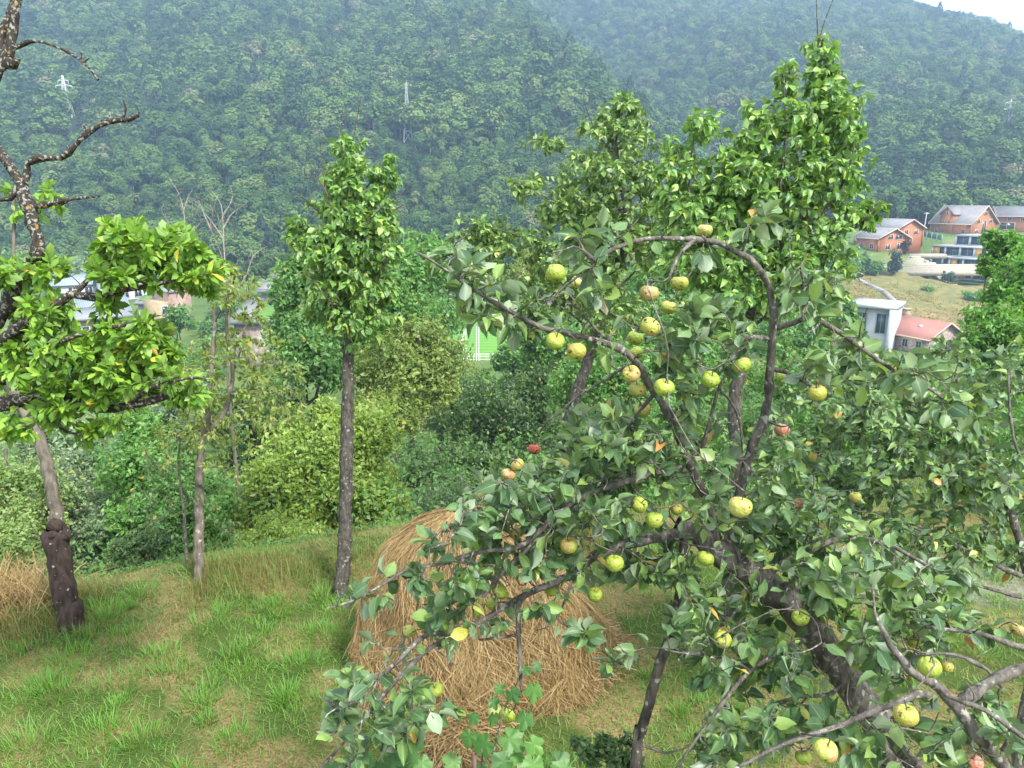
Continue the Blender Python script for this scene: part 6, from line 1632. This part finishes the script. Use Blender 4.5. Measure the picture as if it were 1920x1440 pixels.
# prop under the low bough
pb = pxpath([(1192, 1440, 2.95), (1197, 1393, 2.95), (1217, 1320, 2.92), (1237, 1243, 2.9), (1260, 1187, 2.88), (1275, 1110, 2.9), (1283, 1010, 2.95)])
d_ = unit(pb[0]-pb[1]); gb = pb[0] + d_*((pb[0][2]-0.0)/max(.2, -d_[2])); gb[2] = hz(gb[0], gb[1])-.05
pr_ = thing('prop_pole', 'dark leaning bark covered pole propping the apple bough', 'pole', tuple(gb))
V, Q = tube(smooth_path(np.vstack([gb, pb]), .06), np.linspace(.030, .018, len(smooth_path(np.vstack([gb, pb]), .06))), 10, .06)
link('pole', mesh('pole', V-gb, [Q], bark_dark, smooth=True), pr_)
for q in ([(1253, 1205, 2.88), (1285, 1225, 2.86), (1340, 1232, 2.84)], [(1200, 1395, 2.95), (1250, 1412, 2.9), (1290, 1400, 2.88)]):
    V, Q = tube(smooth_path(pxpath(q), .05), np.linspace(.007, .003, len(smooth_path(pxpath(q), .05))), 6)
    link('twig', mesh('twig', V-gb, [Q], bark_apple, smooth=True), pr_)
# ------------------------------------------------------------------ grass
def blade_mat(name, stops, trans=.25, rough=.5):
    return leaf_mat(name, stops, tuple(min(.5, c*1.2) for c in stops[len(stops)//2][1]), rough=rough, trans=trans, spec=.35, mult=(.85, 1.15), transcol=1.3)
grass_m = blade_mat('grass_blades', [(0, (.30, .235, .115)), (.2, (.23, .20, .078)), (.34, (.145, .185, .042)), (.6, (.095, .215, .034)), (.85, (.125, .285, .038)), (1, (.22, .38, .05))])
hay_m = blade_mat('hay_strands', [(0, (.095, .060, .026)), (.35, (.22, .148, .062)), (.7, (.33, .235, .105)), (1, (.46, .36, .19))], .12, .55)
def blades(root, L, dirs, width, lean, tint, segs=3, g=rng):
    """curved tapering strips; dirs (n,2) horizontal lean direction"""
    n = len(root)
    t = np.linspace(0, 1, segs+1)
    d3 = np.concatenate([dirs, np.zeros((n, 1))], 1)
    side = np.stack([-dirs[:, 1], dirs[:, 0], np.zeros(n)], 1)
    tw = g.normal(0, .5, (n, 1)); side = unit(side + d3*tw)
    V = np.zeros((n, 2*segs+1, 3))
    for k in range(segs+1):
        c = root + d3*(lean*L)[:, None]*t[k]**1.6 + np.array([0, 0, 1.0])*(L*np.sqrt(np.maximum(.05, 1-.75*np.minimum(lean, 1.1)**2)))[:, None]*(t[k] - .38*np.minimum(lean, 1.2)[:, None]**2*t[k]**2.5)
        w = (width*(1-t[k]**1.5*.9)/2)[:, None]
        if k < segs: V[:, 2*k] = c - side*w; V[:, 2*k+1] = c + side*w
        else: V[:, 2*segs] = c
    off = (np.arange(n)*(2*segs+1))[:, None]
    Q = np.concatenate([np.array([[2*k, 2*k+1, 2*k+3, 2*k+2]]) + off for k in range(segs-1)]) if segs > 1 else np.zeros((0, 4), int)
    T = np.array([[2*segs-2, 2*segs-1, 2*segs]]) + off
    return V.reshape(-1, 3), [Q, T], np.repeat(tint, 2*segs+1)
gg = np.random.default_rng(5)
def hayzone(x, y):
    return np.hypot((x-HX)/1.25, (y-HY)/1.1) < 1
Xh, _ = G(905, 1232)
HX, HY = float(Xh[0]), float(Xh[1]) + .05
parts_V, parts_Q, parts_T, parts_tint, off = [], [], [], [], 0
def addb(res):
    global off
    V, (Q, T), tn = res
    parts_V.append(V); parts_Q.append(Q+off); parts_T.append(T+off); parts_tint.append(tn); off += len(V)
# short sward
n = 135000
x = gg.uniform(-6.6, 6.8, n); y = 2.6 + (gg.random(n)**1.25)*8.2
m = (y < meadow_edge(x)+1.0) & (np.abs(x) < .78*y+.9)
x, y = x[m], y[m]
dryn = fbm(x*.9, y*.9, 41, 4); m2 = gg.random(len(x)) < np.clip(1.15 - .5*sstep(.40, .58, dryn), .35, 1)
x, y, dryn = x[m2], y[m2], dryn[m2]
a = gg.uniform(0, 6.28, len(x))
green = np.clip(.84 - 2.2*(dryn-.42) + gg.normal(0, .16, len(x)) - .34*sstep(-.9, .5, y-meadow_edge(x)), .02, .98)
flat = gg.random(len(x)) < .35
green = np.where(flat, np.clip(green-.38, .0, 1), green)
L = np.where(flat, gg.uniform(.06, .17, len(x)), gg.uniform(.05, .13, len(x)))
addb(blades(np.stack([x, y, H(x, y)-.005], 1), L, np.stack([np.cos(a), np.sin(a)], 1), gg.uniform(.004, .009, len(x)), np.where(flat, gg.uniform(.95, 1.12, len(x)), gg.uniform(.3, .95, len(x))), green, 2, gg))
# longer tufts
nt = 640
tx = gg.uniform(-6.2, 6.5, nt); ty = 2.8 + gg.random(nt)**1.1*6.6
keep = (ty < meadow_edge(tx)+.2) & (np.abs(tx) < .78*ty+.8) & ~hayzone(tx, ty) & (fbm(tx*.9, ty*.9, 41, 4) < .52)
tx, ty = tx[keep], ty[keep]
extra = [G(px_, py_)[0] for px_, py_ in ((195, 1150), (205, 1165), (270, 1115), (615, 1120), (640, 1150), (620, 1195), (440, 1230), (80, 1290), (110, 1300), (300, 1240), (330, 1270), (220, 1290), (130, 1240), (190, 1380), (270, 1395), (560, 1250), (370, 1320), (50, 1400), (440, 1395), (540, 1310), (150, 1200), (380, 1180), (520, 1140))]
tx = np.concatenate([tx, [e[0] for e in extra]]); ty = np.concatenate([ty, [e[1] for e in extra]])
for k in range(len(tx)):
    big = k >= len(tx)-len(extra)
    nb = int(gg.uniform(110, 170) if big else gg.uniform(30, 90)); r = gg.uniform(.13, .22) if big else gg.uniform(.05, .15)
    a = gg.uniform(0, 6.28, nb); q = np.sqrt(gg.random(nb))*r
    x = tx[k]+np.cos(a)*q; y = ty[k]+np.sin(a)*q
    L = gg.uniform(.07, .17, nb)*(1.2 if big else gg.uniform(.7, 1.1))
    a2 = a + gg.normal(0, .5, nb)
    addb(blades(np.stack([x, y, H(x, y)-.01], 1), L, np.stack([np.cos(a2), np.sin(a2)], 1), gg.uniform(.005, .010, nb), np.clip(.25+.5*q/r+gg.normal(0, .15, nb), .05, 1.05), np.clip(gg.uniform(.62, .9)+gg.normal(0, .08, nb), .4, 1), 3, gg))
go = link('meadow_grass', mesh('meadow_grass', np.vstack(parts_V), [np.vstack([p for p in parts_Q]), np.vstack(parts_T)], grass_m, np.concatenate(parts_tint)))
tag(go, 'short green and straw coloured grass covering the meadow', 'grass', kind='stuff')
# tall dry grass at the far edge
parts_V, parts_Q, parts_T, parts_tint, off = [], [], [], [], 0
n = 46000
x = gg.uniform(-8.5, 8, n); s = gg.normal(-.25, .48, n); y = meadow_edge(x)+s
m = (vnoise(x*1.3, y*1.3, 61) > .40) & ~hayzone(x, y) & (np.abs(x) < .80*y+1)
x, y, s = x[m], y[m], s[m]; a = gg.normal(-1.2, 1.5, len(x))
clump = vnoise(x*2.2, y*2.2, 77)
addb(blades(np.stack([x, y, H(x, y)-.02], 1), gg.uniform(.12, .34, len(x))*(.5+.8*clump), np.stack([np.cos(a), np.sin(a)], 1), gg.uniform(.004, .009, len(x)), gg.uniform(.1, .9, len(x)), np.clip(gg.normal(.10, .12, len(x))+.30*(clump < .28), 0, .8), 2, gg))
o = link('dry_grass', mesh('dry_grass', np.vstack(parts_V), [np.vstack(parts_Q), np.vstack(parts_T)], grass_m, np.concatenate(parts_tint)))
tag(o, 'tall straw coloured dry grass along the far edge of the meadow', 'grass', kind='stuff')
# undergrowth on the slope under the trees
n = 50000
s = gg.random(n)**1.7*46+.7; x = gg.uniform(-1, 1, n)*(.80*(s+9)+3); y = meadow_edge(np.clip(x, -8, 8)) + s
k = vnoise(x*.55, y*.55, 91); hgt = (.15+1.25*sstep(.35, .8, k))*np.clip(s/4, .25, 1.5)
z = H(x, y) + gg.random(n)**.6*hgt
out = unit(gg.normal(0, .6, (n, 3)) + np.array([0, -.4, 1.0]))
Y = unit(np.cross(out, gg.normal(0, 1, out.shape))) - np.array([0, 0, .2])
Xb, Yb, Zb = leaf_basis(Y, .5, gg, out)
V, F, T = batch([diamond(.55), diamond(.45, .3, .5)], np.stack([x, y, z], 1), Xb, Yb, Zb, (.062+.007*s)*np.clip(gg.normal(1, .25, n), .5, 1.6), np.clip(gg.normal(.35, .2, n)+.3*(k-.5), .02, .9))
o = link('undergrowth', mesh('undergrowth', V, F, sh_deep, T)); tag(o, 'tangled green undergrowth on the slope below the meadow', 'undergrowth', kind='stuff')

# ------------------------------------------------------------------ haystack
def stack_r(th, f):
    """radius of the stack at height fraction f, angle th"""
    base = np.interp(f, [0, .12, .35, .6, .8, .93, 1.0], [1.16, 1.10, .97, .80, .60, .36, .02])
    return base*(1 + .05*np.sin(2*th+.6) + .035*np.sin(3*th+2+3*f) + .03*np.sin(7*th+5*f))
HB = hz(HX, HY); HT = 1.42
def stack_pt(th, f, dr=0):
    r = stack_r(th, f)+dr
    lx = -.20*f**1.2
    return np.stack([HX+lx+r*np.cos(th), HY+.10*f+.92*r*np.sin(th), HB-.03+HT*f + 0*th], -1)
hs = thing('haystack', 'large rounded golden haystack standing on the meadow behind the apple boughs', 'haystack', (HX, HY, HB))
hb = np.array([HX, HY, HB])
nth, nf = 72, 30
TH, FF_ = np.meshgrid(np.linspace(0, 2*np.pi, nth, endpoint=False), np.linspace(0, 1, nf))
V = stack_pt(TH.ravel(), FF_.ravel(), -.06 + .10*(vnoise(TH.ravel()*5, FF_.ravel()*9, 8)-.5) + .05*(vnoise(TH.ravel()*9, FF_.ravel()*26, 8)-.5))
i = np.arange(nf-1)[:, None]*nth; k = np.arange(nth)[None, :]; k2 = (k+1) % nth
link('core', mesh('core', V-hb, [np.stack([i+k, i+k2, i+nth+k2, i+nth+k], -1).reshape(-1, 4)], plain('hay_core', (.24, .15, .065), .95, .4, 14, bump=.8), smooth=True), hs)
def strips(Pt, width, tint, g, seg):
    """Pt (n, k, 3) centre lines -> thin ribbons"""
    n, k, _ = Pt.shape
    T = unit(np.gradient(Pt, axis=1)); sd = unit(np.cross(T, unit(g.normal(0, 1, (n, 1, 3)))*np.ones((1, k, 1))))
    w = (width[:, None]*np.linspace(1, .5, k)[None]/2)[..., None]
    V = np.stack([Pt-sd*w, Pt+sd*w], 2).reshape(n, 2*k, 3)
    o_ = (np.arange(n)*2*k)[:, None]
    Q = np.concatenate([np.array([[2*j, 2*j+1, 2*j+3, 2*j+2]])+o_ for j in range(k-1)])
    return V.reshape(-1, 3), Q, np.repeat(tint, 2*k)
n = 44000
th = gg.uniform(0, 2*np.pi, n); f = gg.random(n)**.85
ln = gg.uniform(.18, .55, n); dth = gg.normal(0, .12, n)*(1+1.0*f); kk = 3
u = np.linspace(0, 1, kk)
fs = np.clip(f[:, None] - (ln/HT)[:, None]*u[None]*gg.uniform(.3, 1.0, (n, 1)), 0, 1)
ths = th[:, None] + dth[:, None]*u[None] + gg.normal(0, .025, (n, kk)).cumsum(1)
lift = gg.uniform(-.03, .03, (n, 1)) + (gg.random((n, 1)) < .12)*gg.uniform(.02, .08, (n, 1))*u[None]
clump = vnoise(th*6, f*7, 14)
lift = lift + .10*(vnoise(np.mod(ths, 2*np.pi)*5, fs*9, 8)-.5)
Pt = stack_pt(ths, fs, lift + .14*(clump[:, None]-.5))
V, Q, T = strips(Pt, gg.uniform(.0028, .0052, n), np.clip(gg.normal(.5, .28, n)+.35*(clump-.5), 0, 1), gg, kk)
link('straw', mesh('straw', V-hb, [Q], hay_m, T), hs)['kind'] = 'stuff'
def hay_heap(name, label, outline, n, hmax, seed, ln=(.15, .45)):
    g = np.random.default_rng(seed)
    c0 = np.mean([G(a, b)[0] for a, b in outline], 0)
    root = thing(name, label, 'hay', tuple(c0))
    pts = np.array(outline, float); lo, hi = pts.min(0), pts.max(0)
    q = g.uniform(lo, hi, (n*3, 2)); inside = np.zeros(len(q), bool)
    j = len(pts)-1
    for i in range(len(pts)):
        xi, yi = pts[i]; xj, yj = pts[j]
        c = ((yi > q[:, 1]) != (yj > q[:, 1])) & (q[:, 0] < (xj-xi)*(q[:, 1]-yi)/(yj-yi+1e-9)+xi); inside ^= c; j = i
    q = q[inside][:n]
    mid = pts.mean(0); ext = (hi-lo)/2
    Dn = np.clip(1-np.hypot((q[:, 0]-mid[0])/ext[0], (q[:, 1]-mid[1])/ext[1]), 0, 1)
    d = cF + ((q[:, 0]-960)/FPX)[:, None]*cR - ((q[:, 1]-720)/FPX)[:, None]*cU
    tt = (0-CAMZ)/d[:, 2]; X = cC + d*tt[:, None]; X[:, 2] = H(X[:, 0], X[:, 1]) + hmax*np.sqrt(Dn)*(.5+.7*vnoise(q[:, 0]*.03, q[:, 1]*.03, 3))*g.random(len(q))**.5
    a = g.uniform(0, 6.28, len(X)); l = g.uniform(*ln, len(X)); u = np.linspace(-.5, .5, 5)
    bend = g.normal(0, .5, len(X))
    dx = np.cos(a[:, None]+bend[:, None]*u)*u*l[:, None]; dy = np.sin(a[:, None]+bend[:, None]*u)*u*l[:, None]
    Pt = np.stack([X[:, 0:1]+dx, X[:, 1:2]+dy, X[:, 2:3]+.02+g.normal(0, .10, (len(X), 1))*u*l[:, None]-.25*u**2*l[:, None]], -1)
    V, Q, T = strips(Pt, g.uniform(.004, .008, len(X)), np.clip(g.normal(.5, .25, len(X)), 0, 1), g, 5)
    o = link('straw', mesh('straw', V-c0, [Q], hay_m, T), root); o['kind'] = 'stuff'
    return root
hay_heap('loose_hay', 'loose hay pulled out in front of the haystack towards the vine', [(760, 1215), (900, 1225), (1060, 1230), (1090, 1290), (1010, 1330), (960, 1345), (900, 1400), (860, 1440), (800, 1440), (770, 1380), (720, 1330), (700, 1270)], 9500, .30, 3)
hay_heap('hay_fringe', 'thin fringe of hay spread on the grass right of the haystack', [(1060, 1150), (1130, 1165), (1165, 1215), (1150, 1270), (1090, 1310), (1030, 1320), (1040, 1250)], 3500, .16, 4)
# leaning straw at the left edge
Xs, _ = G(25, 1150)
st = thing('straw_bundle', 'bundle of leaning dry straw at the left edge of the meadow', 'straw', tuple(Xs))
g = np.random.default_rng(8); n = 1500; kk = 5; u = np.linspace(0, 1, kk)
rx = Xs + np.stack([g.normal(-.25, .28, n), g.normal(.15, .18, n), np.full(n, -.02)], 1)
dr = unit(np.stack([g.normal(-.25, .45, n), g.normal(.1, .4, n), g.uniform(.5, 1.2, n)], 1)); l = g.uniform(.3, .8, n)
Pt = rx[:, None] + dr[:, None]*l[:, None, None]*u[None, :, None] - np.array([0, 0, 1.0])*(l[:, None]*.35*u[None]**2)[..., None]
V, Q, T = strips(Pt, g.uniform(.005, .010, n), np.clip(g.normal(.65, .2, n), 0, 1), g, kk)
link('straw', mesh('straw', V-np.array(Xs), [Q], hay_m, T), st)['kind'] = 'stuff'

# ------------------------------------------------------------------ vine, pipe and herb at the bottom
def vine_tpl(seed):
    g = np.random.default_rng(seed)
    out = []
    lob = [(0, 1.0), (62, .86), (-62, .86), (128, .62), (-128, .62)]
    N_ = 44
    for k in range(N_):
        a = -180 + 360*k/N_
        r = .55
        for c, h in lob: r = max(r, h*(1-.42*min(1, abs((a-c+180) % 360-180)/34)**1.5))
        if abs(abs(a)-180) < 20: r = .16 + .3*abs(abs(a)-180)/20*.5
        r *= 1 + (.045 if k % 2 else -.045) + g.normal(0, .012)
        t = math.radians(a); out.append((math.sin(t)*r*.55, math.cos(t)*r*.55))
    V = [(0, 0, 0)] + [(.5*x, .5*y, (.012)*math.cos(5*math.atan2(x, y))) for x, y in out] + [(x, y, -.22*(x*x+y*y)+.015*math.cos(5*math.atan2(x, y))+g.normal(0, .012)) for x, y in out]
    V = [(x, y+.28, z) for x, y, z in V]
    Q = [(1+k, 1+(k+1) % N_, 1+N_+(k+1) % N_, 1+N_+k) for k in range(N_)]; T = [(0, 1+(k+1) % N_, 1+k) for k in range(N_)]
    n0 = len(V); V += [(-.012, -.25, -.1), (.012, -.25, -.1), (.012, .28, 0), (-.012, .28, 0)]; Q.append((n0, n0+1, n0+2, n0+3))
    return np.array(V), [np.array(Q), np.array(T)]
vine_me = [mesh('leaf', *vine_tpl(s), vine_leaf1, smooth=True) for s in range(3)]
def vine(label, path, spots, D):
    p = pxpath(path); b = np.array(base_on_ground(p[0]))
    root = thing('grape_vine', label, 'vine', tuple(b))
    pp = smooth_path(np.vstack([b, p]), .05)
    V, Q = tube(pp, np.linspace(.009, .003, len(pp)), 6, .05); link('stem', mesh('stem', V-b, [Q], bark_apple, smooth=True), root)
    g = np.random.default_rng(int(D*100)+len(spots))
    for i, (px_, py_, wpx) in enumerate(spots):
        c = P(px_, py_, D+g.normal(0, .05)); s = wpx*D/FPX/.95
        nrm = unit(np.array([g.normal(0, .35), -.75+g.normal(0, .25), .75+g.normal(0, .2)]))
        y = np.array([g.normal(0, .9), -.5, -.7]); y = unit(y - nrm*np.dot(y, nrm)); x = np.cross(y, nrm)
        q = c - b - y*s*.28
        o = bpy.data.objects.new('leaf', vine_me[i % 3]); col.objects.link(o); o.parent = root
        o.matrix_basis = Matrix(((x[0]*s, y[0]*s, nrm[0]*s, q[0]), (x[1]*s, y[1]*s, nrm[1]*s, q[1]), (x[2]*s, y[2]*s, nrm[2]*s, q[2]), (0, 0, 0, 1)))
vine('grape vine with broad lobed leaves around the metal pipe at the bottom edge', [(900, 1480, 2.75), (920, 1430, 2.75), (935, 1370, 2.75), (950, 1320, 2.75), (975, 1270, 2.75)],
     [(1000, 1293, 44), (985, 1255, 26), (1008, 1247, 26), (960, 1300, 36), (925, 1315, 30), (910, 1395, 54), (955, 1385, 62), (998, 1395, 46), (880, 1380, 40), (945, 1428, 52), (1000, 1435, 60), (1045, 1428, 56), (925, 1345, 34), (985, 1345, 44), (850, 1425, 44), (900, 1440, 44), (975, 1420, 46), (935, 1290, 28), (1060, 1445, 60), (890, 1345, 30)], 2.72)
vine('grape vine leaves in the bottom left of the apple boughs', [(690, 1500, 2.7), (700, 1450, 2.7), (740, 1420, 2.7), (780, 1400, 2.7)],
     [(765, 1395, 66), (735, 1420, 50), (690, 1425, 46), (655, 1430, 44), (790, 1430, 46), (620, 1440, 44), (715, 1440, 50), (760, 1440, 54), (680, 1400, 34)], 2.65)
pbt = P(889, 1413, 2.5); pg = np.array([pbt[0], pbt[1], hz(pbt[0], pbt[1])-.1])
pi_ = thing('metal_pipe', 'rusty metal pipe post with open top among the vine leaves', 'post', tuple(pg))
ring = 14; V = []; Q = []
for r, z in ((.010, pg[2]), (.010, pbt[2]), (.0075, pbt[2]), (.0075, pbt[2]-.12)):
    V += [(r*math.cos(k*2*math.pi/ring), r*math.sin(k*2*math.pi/ring), z-pg[2]) for k in range(ring)]
for j in range(3): Q += [(j*ring+k, j*ring+(k+1) % ring, (j+1)*ring+(k+1) % ring, (j+1)*ring+k) for k in range(ring)]
link('pipe', mesh('pipe', np.array(V), [np.array(Q)], plain('rusty_steel', (.085, .055, .04), .6, .4, 30, .3), smooth=True), pi_)
bush('herb_clump', 'low dark leafy herb clump in the grass left of the prop pole', 'plant', [(1150, 1415, 4.25, 46, 30, .12), (1110, 1400, 4.3, 26, 22, .1)], 2600, .035, sh_dark, bark_grey, base=None, lobes=22, seed=71, trunk_r=.008, limbs=4, stems=3)
